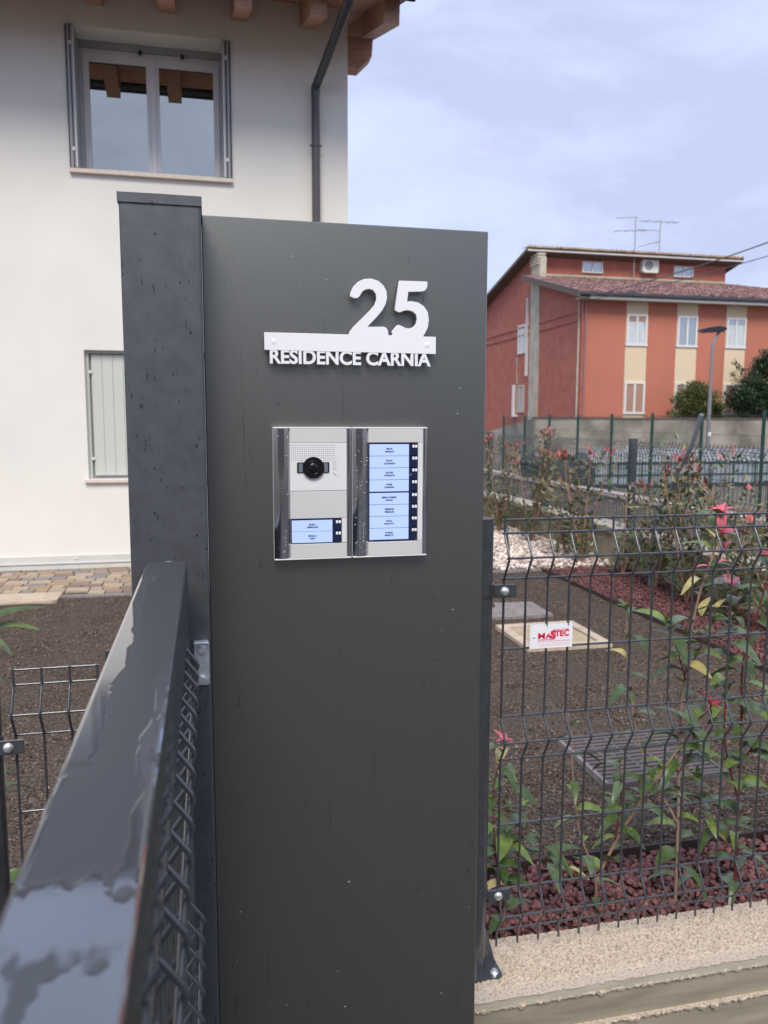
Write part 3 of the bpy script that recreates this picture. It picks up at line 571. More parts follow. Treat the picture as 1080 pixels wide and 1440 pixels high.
for mod in (0, 1):
    X = mod * (IW + .0015); yf = -.018
    MB().box(X, X + IW, yf + .004, -.0001, 0, IH, .001).build('housing', M['alu'], ic)
    convex(MB(), X + .0004, X + .0236, .0022, IH - .0022, yf + .0034, .0036, 12, yf + .005).build('polished_strip', M['chrome'], ic)
    convex(MB(), X + .1082, X + IW - .0004, .0022, IH - .0022, yf + .003, .0012, 5, yf + .005).build('polished_strip', M['chrome'], ic)
    MB().box(X + .0004, X + IW - .0004, yf - .0002, yf + .005, .0002, .0020, .0003).build('end_rim', M['alu2'], ic)
    MB().box(X + .0004, X + IW - .0004, yf - .0002, yf + .005, IH - .0020, IH - .0002, .0003).build('end_rim', M['alu2'], ic)
    MB().box(X + .0240, X + .1078, yf, yf + .005, IH - .0228, IH - .0022, .0004).build('blank_cover', M['alu'], ic)
    MB().box(X + .0240, X + .1078, yf, yf + .005, .0022, .0232, .0004).build('blank_cover', M['alu'], ic)
    for i in range(34 if mod == 0 else 80):
        x = X + dr.uniform(.003, .022) if dr.random() < .85 else X + dr.uniform(.026, .112)
        dm.dome((x, yf - .0005 if x < X + .024 else yf + .0003, dr.uniform(.006, IH - .006)), (0, -1, 0), dr.choice((.0003, .0004, .0005, .0008)), .0006, 6, 2)
    cnt = 2 if mod == 0 else 8; rowh = .0180; zt = .0232 + .0004 + (.0372 if mod == 0 else .1487)
    zb = zt - (.0366 if mod == 0 else .1485)
    MB().box(X + .0240, X + .1000, yf + .0012, yf + .005, zb, zt, .0003).build('label_bezel', M['navy'], ic)
    MB().box(X + .1003, X + .1078, yf, yf + .005, zb, zt, .0004).build('side_cover', M['alu2'], ic)
    for i in range(cnt):
        gap = .0016 if (mod and i >= 4) else 0
        z1 = zt - .0022 - i * (.01785 if mod else .0170) - gap; hh = .0172 if mod else .0165
        npl = MB().box(X + .0258, X + .0862, yf + .0004, yf + .003, z1 - hh, z1, .0002).build('name_label', M['lcd'], ic)
        nm = (names2 if mod else names1)[i]; cx = X + .0560
        for r_, s_ in enumerate(nm):
            w_ = .0021 * len(s_) * (.86 + .04 * (i % 3)); tt = text('name_lettering', s_, .0035, (cx - w_ / 2, yf + .0002, z1 - hh * (.46 if r_ == 0 else .70)), FACE, M['ink'], npl, .0001, .00014, width=w_, height=.0026)
        bt = MB().box(X + .0905, X + .0995, yf - .0006, yf + .003, z1 - hh + .0006, z1 - .0004, .0006).build('call_button', M['navy'], ic)
        MB().box(X + .0912, X + .0945, yf - .0012, yf - .0006, z1 - .0052, z1 - .0010, .0003).build('painted_glint', M['plate'], bt)  # button glints painted on as two small white strips
        MB().box(X + .0953, X + .0988, yf - .0012, yf - .0006, z1 - .0052, z1 - .0010, .0003).build('painted_glint', M['plate'], bt)
    # maker's name reading upwards
    lg = text('maker_name', 'bticino', .007, (X + .0172, yf - .0004 + .0009, .0205 if mod == 0 else .024), (R(90), R(-90), 0), M['silverink'], ic, .0001, 0, width=.0255, height=.0066)
    a_ = .0262; zz = .0195 if mod == 0 else .023
MB().box(.0240, .1078, -.018, -.013, IH - .0232 - .0700, IH - .0232, .0004).build('camera_module', M['alu2'], ic)
MB().box(.0240, .1078, -.018, -.013, .0232 + .0380, .0232 + .0380 + .0404 , .0004).build('blank_cover', M['alu'], ic)
sp_ = MB(); ccx, ccz = .0580, IH - .0590
for i in range(21):
    for j in range(8):
        x, z_ = .0262 + i * .00315, IH - .0262 - j * .00315
        if (x - ccx) ** 2 + (z_ - ccz) ** 2 > .0168 ** 2: sp_.disc((x, -.0179, z_), (0, -1, 0), .00075, .00025, 6)
sp_.build('speaker_holes', M['inkg'], ic, kind='stuff')
cmb = MB().disc((ccx, -.018, ccz), (0, -1, 0), .0158, .004, 40).build('camera', M['black'], ic)
MB().box(ccx - .0238, ccx + .0238, -.0198, -.018, ccz - .0078, ccz + .0078, .0008).build('camera_window', M['black'], cmb)
for sx in (-1, 1): MB().box(ccx + sx * .0185 - .0030, ccx + sx * .0185 + .0030, -.0202, -.0198, ccz - .0064, ccz + .0064).build('infrared_window', M['smoke'], cmb)
MB().tube([(ccx + .0096 * math.cos(a_), -.0221, ccz + .0096 * math.sin(a_)) for a_ in np.linspace(0, 2 * math.pi, 33)], .0007, 6, False).build('lens_ring', M['black'], cmb)
MB().dome((ccx, -.022, ccz), (0, -1, 0), .0072, .0022, 24, 5).build('lens', M['lens'], cmb)
for k_, zz in enumerate((ccz + .0045, ccz - .0030)):
    mb = MB(); x = .0875
    for (xa, xb, za, zb2) in ((x, x + .0045, zz + .0030, zz + .0034), (x, x + .0045, zz - .0004, zz), (x, x + .0004, zz, zz + .003), (x + .0041, x + .0045, zz + (.001 if k_ == 0 else 0), zz + .003)): mb.box(xa, xb, -.0183, -.0179, za, zb2)
    mb.build('symbol', M['inkg'], ic)
MB().tube([(.0876, -.0181, ccz - .0072), (.0890, -.0181, ccz - .0098), (.0925, -.0181, ccz - .0118)], .0005, 5).build('handset_symbol', M['inkg'], ic)
dm.build('rain_drops', M['drop'], ic, kind='stuff')

# ---------------------------------------------------------------- drain covers, slabs, paving
def slab(name, label, x0, x1, y0, y1, h, m, cat): return thing(name, label, cat, ((x0 + x1) / 2, (y0 + y1) / 2, ZG))
t = slab('stone_slab', 'flat grey stone slab lying in the soil behind the beige cover', 1.88, 2.32, 4.97, 5.39, 0, None, 'slab')
MB().prism([(-.24, -.2), (-.05, -.215), (.22, -.2), (.215, 0), (.225, .19), (-.02, .2), (-.06, .215), (-.1, .08), (-.2, 0)], (-.01, .018), 'z').build('slab', M['slabg'], t)
t = slab('manhole_cover', 'beige square concrete drain cover with a rim in the soil', 1.81, 2.355, 4.21, 4.755, 0, None, 'cover')
for a_ in ((-.272, .272, -.272, -.21), (-.272, .272, .21, .272), (-.272, -.21, -.21, .21), (.21, .272, -.21, .21)): MB().box(*a_, -.02, .028, .003).build('rim', M['slabb'], t)
MB().box(-.2, .2, -.2, .2, -.02, .02, .003).build('lid', M['lid'], t)
t = slab('manhole_cover', 'pale round-cornered concrete cover beside the stone paving near the house', -1.6, -1.13, 6.1, 6.42, 0, None, 'cover')
MB().prism(rect_round(-.25, .25, -.15, .16, .05), (-.02, .02), 'z').build('rim', M['slabb'], t); MB().prism(rect_round(-.13, .16, -.08, .08, .01), (.02, .024), 'z').build('lid', M['slabb'], t)
t = slab('drain_grate', 'square cast iron slotted grate set in the soil behind the plants', 1.41, 1.92, 2.52, 2.97, 0, None, 'grate')
MB().box(-.25, .25, -.215, .215, -.03, .002).build('pit', M['pit'], t)
for a_ in ((-.255, .255, -.22, -.205), (-.255, .255, .205, .22), (-.255, -.24, -.205, .205), (.24, .255, -.205, .205)): MB().box(*a_, -.01, .022, .001).build('rim', M['slabg'] if a_[0] < -.2 and a_[1] < 0 else M['grate'], t)
bm_ = MB().box(-.24, .24, -.0075, .0075, .004, .02, .001).mesh('grate_bar', M['grate'])
for i in range(13): link('grate_bar', bm_, t, (0, -.188 + i * .0313, 0))
cm_ = MB().box(-.007, .007, -.205, .205, .003, .0185, .001).mesh('cross_bar', M['grate'])
for i in range(4): link('cross_bar', cm_, t, (-.144 + i * .096, 0, 0))

pv = link('paved_path', MB().box(-9, 1.5, 6.28, 7.43, -.06, .004).mesh('paved_path', M['joint']), None, (0, 0, ZG), kind='structure')
cols = [(.26, .19, .145), (.36, .28, .21), (.20, .15, .13), (.29, .23, .18), (.40, .32, .23), (.23, .20, .19), (.33, .235, .16)]
pm = [mat('paving_stone_tone', c, .75, var=.15, vs=9, bump=.4, bs=90) for c in cols]
rowsz = [.12, .13, .12, .13, .12, .13, .12, .13]; y = 6.30; r_ = 0
sm_cache = {}
while y < 7.36:
    dy = rowsz[r_ % 8]; x = -2.6 + random.uniform(-.1, 0)
    y_top = y + dy
    while x < 1.35:
        w_ = random.choice((.10, .13, .13, .16, .18)); key = (w_, dy, random.randrange(7))
        if not (y < 6.42 and -1.62 < x + w_ and x < -1.1):
            if key not in sm_cache: sm_cache[key] = MB().box(.004, w_ - .004, .004, dy - .004, 0, .02, .003).mesh('paving_stone', pm[key[2]])
            link('paving_stone', sm_cache[key], pv, (x, y, random.uniform(0, .004)), (random.uniform(-.006, .006), random.uniform(-.006, .006), 0))
        x += w_
    y += dy; r_ += 1
MB().box(-9, 1.45, 6.262, 6.295, -.05, .018, .003).build('kerb', M['slabg'], pv)
stake = thing('marker_stake', 'short dark stake with a blue cap in the pale pebbles', 'stake', (3.06, 7.62, ZG))
MB().tube([(-.02, 0, 0), (-.055, 0, .2)], .012, 8).build('stake', M['wire'], stake); MB().tube([(-.053, 0, .19), (-.06, 0, .235)], .02, 8).build('cap', M['blue'], stake)

# ---------------------------------------------------------------- the white house
hs = thing('white_house', 'new white rendered house with timber eaves behind the gate post', 'house', (0, 7.418, ZG))
def hz(z_): return z_ - ZG
def holed_wall(x0, x1, z0, z1, holes, th, reveal=None):
    """front sheet with openings plus reveals, front at y=0, going back th"""
    xs = sorted({x0, x1, *[h_[0] for h_ in holes], *[h_[1] for h_ in holes]}); zs = sorted({z0, z1, *[h_[2] for h_ in holes], *[h_[3] for h_ in holes]}); mb = MB()
    for i in range(len(xs) - 1):
        for j in range(len(zs) - 1):
            cx, cz = (xs[i] + xs[i + 1]) / 2, (zs[j] + zs[j + 1]) / 2
            if any(a_ < cx < b_ and c < cz < d for a_, b_, c, d in holes): continue
            mb.add([(xs[i], 0, zs[j]), (xs[i + 1], 0, zs[j]), (xs[i + 1], 0, zs[j + 1]), (xs[i], 0, zs[j + 1])], [(0, 1, 2, 3)])
    for a_, b_, c, d in holes:
        mb.add([(a_, 0, c), (b_, 0, c), (b_, 0, d), (a_, 0, d), (a_, th, c), (b_, th, c), (b_, th, d), (a_, th, d)], [(0, 4, 5, 1), (1, 5, 6, 2), (2, 6, 7, 3), (3, 7, 4, 0)])
    return mb
WU = (-1.075, .262, hz(2.118), hz(3.275)); WL = (-.985 - .05, .15, hz(-.53), hz(.605))
w = holed_wall(-9, 1.31, 0, hz(3.75), [WU, WL], .36)
w.add([(1.31, 0, 0), (1.31, 9, 0), (1.31, 9, hz(3.75)), (1.31, 4.5, hz(5.2)), (1.31, 0, hz(3.75))], [(0, 1, 2, 3, 4)])
w.add([(-9, 9, 0), (1.31, 9, 0), (1.31, 9, hz(3.75)), (-9, 9, hz(3.75))], [(3, 2, 1, 0)]); w.add([(-9, 0, 0), (-9, 9, 0), (-9, 9, hz(3.75)), (-9, 4.5, hz(5.2)), (-9, 0, hz(3.75))], [(4, 3, 2, 1, 0)])
w.build('wall', M['stucco'], hs)
MB().box(-9, 1.318, -.010, -.0015, hz(-1.345), hz(-1.28), .001).build('skirting', M['base'], hs)
MB().box(-9, 1.325, -.022, -.0015, hz(-1.28), hz(-1.268), .001).build('skirting_ledge', M['frame'], hs)
MB().box(-9, 1.320, -.014, -.0015, hz(-1.268), hz(-1.21), .001).build('skirting', M['base'], hs)
MB().dome((-1.17, -.015, hz(-1.237)), (0, -1, 0), .012, .006, 10, 3).build('skirting_cap', M['frame'], hs)
# upper window
def bxp(name, m, par, *a_, bev=.002): return MB().box(*a_, bev).build(name, m, par)
wu = MB(); x0, x1, z0, z1 = WU; yb = .27; x0 += .05; x1 -= .05
for a_ in ((x0, x1, z0, z0 + .035), (x0, x1, z1 - .10, z1 - .06), (x0, x0 + .035, z0 + .035, z1 - .10), (x1 - .035, x1, z0 + .035, z1 - .10)): wu.box(a_[0], a_[1], yb, yb + .07, a_[2], a_[3])
win = wu.build('window', M['frame'], hs)
bxp('blind_box', M['shutterd'], win, x0, x1, yb - .02, yb + .05, z1 - .058, z1 - .002)
mid = (x0 + x1) / 2 + .005
for (a_, b_) in ((x0 + .036, mid - .002), (mid + .002, x1 - .036)):
    zt2, zb2 = z1 - .103, z0 + .037; sb = MB(); fr = .052
    for q in ((a_, b_, zb2, zb2 + fr), (a_, b_, zt2 - fr * 1.3, zt2), (a_, a_ + fr, zb2 + fr, zt2 - fr * 1.3), (b_ - fr, b_, zb2 + fr, zt2 - fr * 1.3)): sb.box(q[0], q[1], yb - .015, yb + .045, q[2], q[3], .002)
    sb.build('sash', M['frame'], win)
    MB().box(a_ + fr - .005, b_ - fr + .005, yb + .012, yb + .016, zb2 + fr - .005, zt2 - fr * 1.3 + .005).build('pane', M['pane'], win)
    for q in ((a_ + fr, b_ - fr, zb2 + fr - .001, zb2 + fr + .004), (a_ + fr, b_ - fr, zt2 - fr * 1.3 - .004, zt2 - fr * 1.3 + .001)): MB().box(q[0], q[1], yb + .003, yb + .011, q[2], q[3]).build('gasket', M['gasket'], win)
bxp('astragal', M['frame'], win, mid - .022, mid + .022, yb - .028, yb - .0155, z0 + .04, z1 - .105)
for xx in (-.50, -.14): bxp('shutter_catch', M['gasket'], win, xx - .015, xx + .015, yb - .05, yb - .02, z1 - .085, z1 - .055)
bxp('sill', M['sill'], win, x0 - .062, x1 + .062, -.04, yb, z0 - .035, z0 - .001)
for sgn, xa in ((-1, x0 - .05), (1, x1 + .05)):     # bi-fold shutters parked against the reveals
    bx = lambda p, q: (min(xa - sgn * p, xa - sgn * q), max(xa - sgn * p, xa - sgn * q))
    s1 = MB().box(*bx(.004, .027), -.030, yb - .03, z0 + .004, z1 - .004, .002).build('shutter', M['shutterd'], win)
    MB().box(*bx(.036, .062), -.034, yb - .03, z0 + .004, z1 - .004, .002).build('shutter_leaf', M['shutterd'], s1)
    MB().box(*bx(.027, .036), -.018, yb - .04, z0 + .006, z1 - .012).build('edge_groove', M['gasket'], s1)
    MB().box(*bx(-.008, .004), -.018, -.001, z0 + .004, z1 - .008).build('edge_groove', M['gasket'], s1)
    MB().box(*bx(.050, .060), -.0365, -.0345, z0 + .006, z1 - .02).build('edge_trim', M['frame'], s1)
    for zz in (z0 + .14, z1 - .17): MB().box(*bx(.020, .042), -.0385, -.0345, zz, zz + .03).build('hinge', M['frame'], s1)
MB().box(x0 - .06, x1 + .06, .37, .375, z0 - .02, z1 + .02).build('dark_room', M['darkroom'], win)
# lower window, shutters closed
x0, x1, z0, z1 = WL
lw_ = MB()
for a_ in ((x0, x1, z1 - .025, z1), (x0, x0 + .03, z0, z1 - .025), (x1 - .03, x1, z0, z1 - .025)): lw_.box(a_[0] + .0, a_[1], .05, .10, a_[2], a_[3])
lwin = lw_.build('window', M['shutter'], hs)
shp = MB().box(0, .0885, 0, .02, z0 + .03, z1 - .035, .003).mesh('shutter_board', M['shutter'])
nb_ = int((x1 - x0 - .09) / .09)
for i in range(nb_): link('shutter_board', shp, lwin, (x0 + .05 + i * .09 + (.004 if i >= nb_ / 2 else 0), .058, 0))
MB().box(x0 + .03, x1 - .03, .082, .09, z0, z1 - .02).build('shutter_frame', M['shutterd'], lwin)
for zz in (z0 + .17, z1 - .2): bxp('hinge', M['frame'], lwin, x0 + .025, x0 + .055, .045, .056, zz, zz + .025)
bxp('sill', M['sill'], lwin, x0 - .03, x1 + .03, -.035, .12, z0 - .03, z0 - .001)
# eaves: rafters, purlin, boards, gutter, pipe
def rafter(x0, wd, y_tip, name='rafter'):
    sl_ = .252 / .768; zt = hz(3.455); pts = []
    f = lambda yy: zt + sl_ * yy           # underside height at local y (negative outwards)
    a_, b_ = y_tip, 4.5
    mb = MB(); hh = .19
    mb.add([(x0, a_ + .02, f(a_)), (x0 + wd, a_ + .02, f(a_)), (x0 + wd, b_, f(b_)), (x0, b_, f(b_)), (x0, a_, f(a_) + hh), (x0 + wd, a_, f(a_) + hh), (x0 + wd, b_, f(b_) + hh), (x0, b_, f(b_) + hh)],
           [(0, 3, 2, 1), (4, 5, 6, 7), (0, 1, 5, 4), (1, 2, 6, 5), (2, 3, 7, 6), (3, 0, 4, 7)])
    return mb.build(name, M['wood'], hs)
for i in range(17): rafter(1.475 - .594 * i if i else 1.475, .132, -.768)
pr = MB().prism([(1.0, hz(3.185)), (1.43, hz(3.185)), (1.545, hz(3.30)), (1.555, hz(3.453)), (1.0, hz(3.453))], (.06, .22)).build('purlin_end', M['woodr'], hs)
sl_ = .252 / .768
bd = MB(); f = lambda yy: hz(3.455) + sl_ * yy + .191
nb2 = 36
for i in range(nb2):
    y0_ = -.80 + i * .146; y1_ = y0_ + .142
    MB().add([(-9.2, y0_, f(y0_)), (1.64, y0_, f(y0_)), (1.64, y1_, f(y1_)), (-9.2, y1_, f(y1_)), (-9.2, y0_, f(y0_) + .02), (1.64, y0_, f(y0_) + .02), (1.64, y1_, f(y1_) + .02), (-9.2, y1_, f(y1_) + .02)],
             [(0, 3, 2, 1), (4, 5, 6, 7), (0, 1, 5, 4), (1, 2, 6, 5), (2, 3, 7, 6), (3, 0, 4, 7)]).build('soffit_board', M['wood'], hs)
rf = MB(); g0 = lambda yy: f(yy) + .024
rf.add([(-9.3, -.85, g0(-.85)), (1.70, -.85, g0(-.85)), (1.70, 4.5, g0(4.5)), (-9.3, 4.5, g0(4.5)), (-9.3, -.85, g0(-.85) + .08), (1.70, -.85, g0(-.85) + .08), (1.70, 4.5, g0(4.5) + .08), (-9.3, 4.5, g0(4.5) + .08),
        (-9.3, 9.6, g0(-.6)), (1.70, 9.6, g0(-.6)), (-9.3, 9.6, g0(-.6) + .08), (1.70, 9.6, g0(-.6) + .08)],
       [(0, 3, 2, 1), (4, 5, 6, 7), (0, 1, 5, 4), (1, 2, 6, 5), (3, 0, 4, 7), (3, 8, 9, 2), (7, 6, 11, 10), (2, 9, 11, 6), (8, 3, 7, 10), (8, 10, 11, 9)])
rf.build('roof', M['ftile'], hs)
gt_pts = [(-.905 + .075 * math.cos(a_), hz(3.40) + .075 * math.sin(a_)) for a_ in np.linspace(math.pi, 2 * math.pi, 10)]
gu = MB(); vs = [(x_, p[0], p[1]) for x_ in (-9.3, 1.70) for p in gt_pts]; gu.add(vs, [(i, i + 1, i + 11, i + 10) for i in range(9)], True); gu.add(vs, [(i + 10, i + 11, i + 1, i) for i in range(9)], True); gu.add(vs[:10], [tuple(range(10))]); gu.add(vs[10:], [tuple(range(10))]); gu.build('gutter', M['pipe'], hs)
PX = 1.008
dpp = MB().tube([(PX + .155, -.93, hz(3.31)), (PX + .15, -.90, hz(3.26)), (PX + .02, -.12, hz(2.98)), (PX, -.065, hz(2.93)), (PX, -.065, hz(2.86))], .039, 16).build('downpipe_elbow', M['pipe'], hs)
MB().tube([(PX, -.065, hz(2.885)), (PX, -.065, .0)], .037, 16).build('downpipe', M['pipe2'], hs)
for zz in (2.44, .9, -.4): MB().tube([(PX, -.065, hz(zz) - .009), (PX, -.065, hz(zz) + .009)], .0425, 16).build('pipe_bracket', M['pipe2'], hs)
MB().box(PX - .055, PX + .055, -.07, -.06, hz(2.44) - .006, hz(2.44) + .006).build('pipe_bracket', M['pipe2'], hs)

# ---------------------------------------------------------------- side boundary fence on the garden wall
def dark_post(label, x, y, z0, z1, s_=.03, group='square fence posts on the side wall'):
    p = thing('fence_post', label, 'post', (x, y, z0), group); MB().box(-s_, s_, -s_, s_, 0, z1 - z0, .003).build('post_tube', M['gate'], p)
    MB().box(-s_ - .002, s_ + .002, -s_ - .002, s_ + .002, z1 - z0, z1 - z0 + .006).build('cap', M['gate'], p)
    for zz in (.2, .55): MB().box(-s_ - .012, -s_, -.045, .045, zz, zz + .03).build('clamp', M['gate'], p)
pl = [2.85, 4.70, 6.57, 8.44, 10.31, 12.2, 14.05]
desc = ['nearest square dark post of the side fence', 'square dark post of the side fence cut by the picture edge', 'square dark side fence post in front of the dark shed', 'square dark side fence post by the pale pebble bed', 'fifth square dark side fence post hidden by the pillar', 'sixth square dark side fence post hidden by the pillar', 'last square dark side fence post hidden by the pillar']
for yv, d in zip(pl, desc): dark_post(d, 3.80, yv, -.985, -.165)
def far_mesh(root, length, rails, prof, pitch, r, m, n=4, name='wire_mesh'):
    mb = MB(); k_ = int(length / pitch)
    for i in range(k_ + 1): mb.tube([(-o_, i * pitch, z_) for z_, o_ in prof], r, n, False)
    for z_, o_ in rails: mb.tube([(-o_, 0, z_), (-o_, length, z_)], r, n, False)
    return mb.build(name, m, root, kind='stuff')
zs_ = -.19
prof = [(zs_ + .02, 0), (zs_, 0), (zs_ - .05, .03), (zs_ - .1, 0), (zs_ - .4, 0), (zs_ - .45, .03), (zs_ - .5, 0), (zs_ - .76, 0)]
rails = [(zs_, 0), (zs_ - .03, .01), (zs_ - .05, .03), (zs_ - .1, 0), (zs_ - .25, 0), (zs_ - .4, 0), (zs_ - .45, .03), (zs_ - .5, 0), (zs_ - .65, 0)]
for i in range(len(pl) - 1):
    t = thing('wire_fence', ['nearest dark wire panel on the side wall', 'dark wire panel on the side wall before the greenhouse', 'dark wire panel on the side wall before the dark sheds', 'dark wire panel on the side wall hidden by the pillar edge', 'far dark wire panel on the side wall', 'farthest dark wire panel on the side wall'][i], 'fence', (3.765, pl[i] + .035, 0), 'wire panels on the side wall')
    far_mesh(t, 1.8, rails, prof, .05, .0029, M['wire'])
# green fence beyond the sunken lane
gy_ = [27.6 - 2.0 * i for i in range(12)]
gl = ['far end, at the stained wall corner'] + ['']*11
for i, yv in enumerate(gy_):
    p = thing('fence_post', ['green fence post farthest along, against the dark wall end', 'second green post from the far end of the green fence', 'green fence post between the wall corner and the first shed', 'green fence post beside the dark shed peaks', 'green fence post under the first cream stripe', 'green fence post beside the olive bush', 'green fence post beside the dark leafy tree', 'green fence post past the picture edge', 'green fence post past the greenhouse', 'green fence post third from the near end', 'green fence post second from the near end', 'nearest green fence post'][i], 'post', (10.68, yv, -1.92), 'green posts of the fence across the lane')
    MB().box(-.028, .028, -.028, .028, 0, 2.12, .004).build('post_tube', M['green'], p)
for i in range(len(gy_) - 1):
    t = thing('wire_fence', ['green wire panel at the far end over the lane wall', 'second green wire panel from the far end', 'green wire panel before the first dark shed', 'green wire panel before the second dark shed', 'green wire panel left of the olive bush', 'green wire panel under the olive bush', 'green wire panel before the greenhouse end', 'green wire panel past the lamp post', 'green wire panel fourth from the near end', 'green wire panel third from the near end', 'nearest green wire panel'][i], 'fence', (10.68, gy_[i + 1] + .04, 0), 'green wire panels across the lane')
    far_mesh(t, 1.92, [(.12, 0), (.02, .03), (-.28, 0), (-.58, .03), (-.88, 0), (-1.18, .03), (-1.48, 0), (-1.78, 0)], [(.14, 0), (-1.85, 0)], .064, .0036, M['greenw'], 3)

# ---------------------------------------------------------------- beyond the green fence
bw = thing('concrete_wall', 'long stained grey concrete wall below the red apartment house', 'wall', (0, 31, -2.1))
MB().box(13.4, 60, 0, .3, 0, 2.19).build('wall_body', M['bigwall'], bw)
MB().prism([(.3, 0), (9, 0), (9, 1.45), (5.2, 1.62), (2.5, 1.95), (.3, 2.19)], (13.4, 13.7), 'x').build('wall_return', M['bigwall'], bw)
MB().box(13.38, 60, -.03, .33, 2.192, 2.25).build('wall_cap', M['barge'], bw)
def shed(label, x, y, w_, d, h1, h2, m, z0=ZN):
    t_ = thing('garden_shed', label, 'shed', (x, y, z0))
    MB().prism([(-w_ / 2, 0), (w_ / 2, 0), (w_ / 2, h1), (0, h2), (-w_ / 2, h1)], (0, d)).build('walls', m, t_)
    for s_ in (-1, 1):
        MB().add([(0, -.08, h2 + .05), (s_ * (w_ / 2 + .1), -.08, h1 - .02), (s_ * (w_ / 2 + .1), d + .08, h1 - .02), (0, d + .08, h2 + .05), (0, -.08, h2 + .01), (s_ * (w_ / 2 + .1), -.08, h1 - .06), (s_ * (w_ / 2 + .1), d + .08, h1 - .06), (0, d + .08, h2 + .01)],
                 [(0, 1, 2, 3), (7, 6, 5, 4), (0, 4, 5, 1), (1, 5, 6, 2), (2, 6, 7, 3)]).build('roof_half', M['tarp'], t_)
    MB().box(-w_ * .3, w_ * .3, -.03, -.002, .05, h1 * .9, .004).build('door', M['tarp2'], t_)
    return t_
shed('small dark gabled shed in front of the white greenhouse', 12.85, 24, 1.3, 1.8, .50, .86, M['tarp'])
shed('second dark gabled shed, half hidden by reddish hedge leaves', 11.45, 24.4, 1.5, 1.8, .62, 1.0, M['tarp2'])
gh = thing('greenhouse', 'low white film-covered greenhouse with pale blue side sheets', 'greenhouse', (11.0, 19.7, ZN))
gh.location = (11.2, 21.5, ZN)
nx_, ny_ = 90, 12; vs = []; g = np.random.default_rng(3)
for j in range(ny_ + 1):
    for i in range(nx_ + 1): vs.append((6.8 * i / nx_, .4 * j / ny_ * 3, .78 + .34 * math.sin(math.pi / 2 * j / ny_) + g.uniform(-.03, .03)))
MB().add(vs, [(j * (nx_ + 1) + i, j * (nx_ + 1) + i + 1, (j + 1) * (nx_ + 1) + i + 1, (j + 1) * (nx_ + 1) + i) for j in range(ny_) for i in range(nx_)]).build('film_roof', M['film'], gh)
for i in range(9):
    MB().box(.78 * i - .02, .78 * i + .02, -.03, .01, 0, .78).build('frame_post', M['green'] if i % 2 else M['wire'], gh)
    if i < 8: MB().box(.78 * i + .03, .78 * i + .75, -.01, 0, .12, .70).build('side_sheet', M['filmb'], gh)
for zz in (.06, .38, .73): MB().box(-.03, 6.8, -.045, -.032, zz, zz + .035).build('frame_rail', M['greenw'], gh)
MB().box(0, 6.8, .01, 1.2, 0, .75).build('inner_body', M['tarp2'], gh)

# unseen house across the street, added for panel and intercom strips to reflect
oh = thing('added_street_house', 'added unseen beige house across the street, mirrored dimly in the polished intercom strips', 'house', (0, -21, ZP - .1))
MB().box(-13, 15, -9, 0, 0, 6.6).build('wall', M['pinkwall'], oh)
MB().prism([(-10, 6.5), (.9, 6.5), (-4.5, 8.6)], (-13.8, 15.8), 'x').build('roof', M['ftile'], oh)
wm_ = MB().box(0, 1.1, .002, .06, 0, 1.4, .01).mesh('window', M['whitep']); pm_ = MB().box(.08, 1.02, .062, .07, .08, 1.32).mesh('pane', M['farpane'])
for zz in (1.1, 4.3):
    for i in range(7): wo_ = link('window', wm_, oh, (-11.5 + 3.7 * i, 0, zz)); link('pane', pm_, wo_)

# street lamp
sl2 = thing('street_lamp', 'slim grey street lamp with a flat dark head before the red house', 'lamp', (19.82, 28.5, ZN - .2))
MB().tube([(0, 0, 0), (0, 0, 3.0), (0, 0, 5.15)], [.085, .07, .06], 12).build('pole', M['lampm'], sl2)
MB().tube([(0, 0, 5.1), (.03, 0, 5.35), (.25, 0, 5.72), (.42, 0, 5.86)], [.065, .06, .05, .045], 10).build('arm', M['lampm'], sl2)
MB().prism([(-.62, 5.76), (-.40, 5.70), (.35, 5.74), (.52, 5.86), (.48, 5.93), (.2, 5.97), (-.2, 5.92), (-.6, 5.82)], (-.16, .16)).build('lamp_head', M['black'], sl2)
MB().box(-.07, .07, -.09, -.07, 1.62, 1.76).build('sticker', M['plate'], sl2)

# ---------------------------------------------------------------- red apartment house
rh = thing('apartment_house', 'terracotta apartment house with cream window stripes and tiled roof', 'house', (0, 0, 0))
FX0, FX1, FY = 16.9, 36.0, 34.0
front = MB().box(FX0, FX1, FY, FY + .3, ZN, 5.62); front.build('front_wall', M['redwall'], rh)
MB().prism([(34.3, ZN), (52, ZN), (52, 5.75), (40.0, 8.75), (40.0, 7.6), (34.3, 5.9)], (FX0 - .001, FX0 + .3), 'x').build('side_wall', M['redrough'], rh)
MB().box(FX1 - .3, FX1, FY + .3, 52, ZN, 5.6).build('side_wall', M['redrough'], rh)
MB().box(FX0 - .012, FX0 + .1, 34.0 - .006, 34.35, ZN, 5.55).build('corner_band', M['redrough'], rh)
MB().box(FX0 - .06, FX0 + .28, 38.85, 40.0, ZN, 8.35).build('pillar', M['pilconc'], rh)
MB().box(FX0 + .3, 28.4, 40, 40.3, 6.8, 8.74).build('attic_wall', M['redrough'], rh)
MB().box(28.1, 28.4, 40.3, 52, 5.6, 8.7).build('attic_wall', M['redrough'], rh)
for za in (5.02, 4.62): MB().box(FX0 - .05, FX0 - .001, 34.2, 47.5, za - .03, za + .04).build('string_course', M['redrough'], rh)
for i, zz in enumerate((8.02, 8.17, 8.32, 8.47)): MB().box(FX0 - .12, FX0 + .3, 39.0, 40.05, zz, zz + .1).build('brick_course', M['coping'], rh)
MB().box(FX0 + .3, 28.4, 39.93, 39.998, 7.5, 7.72).build('flashing', M['pilconc'], rh)
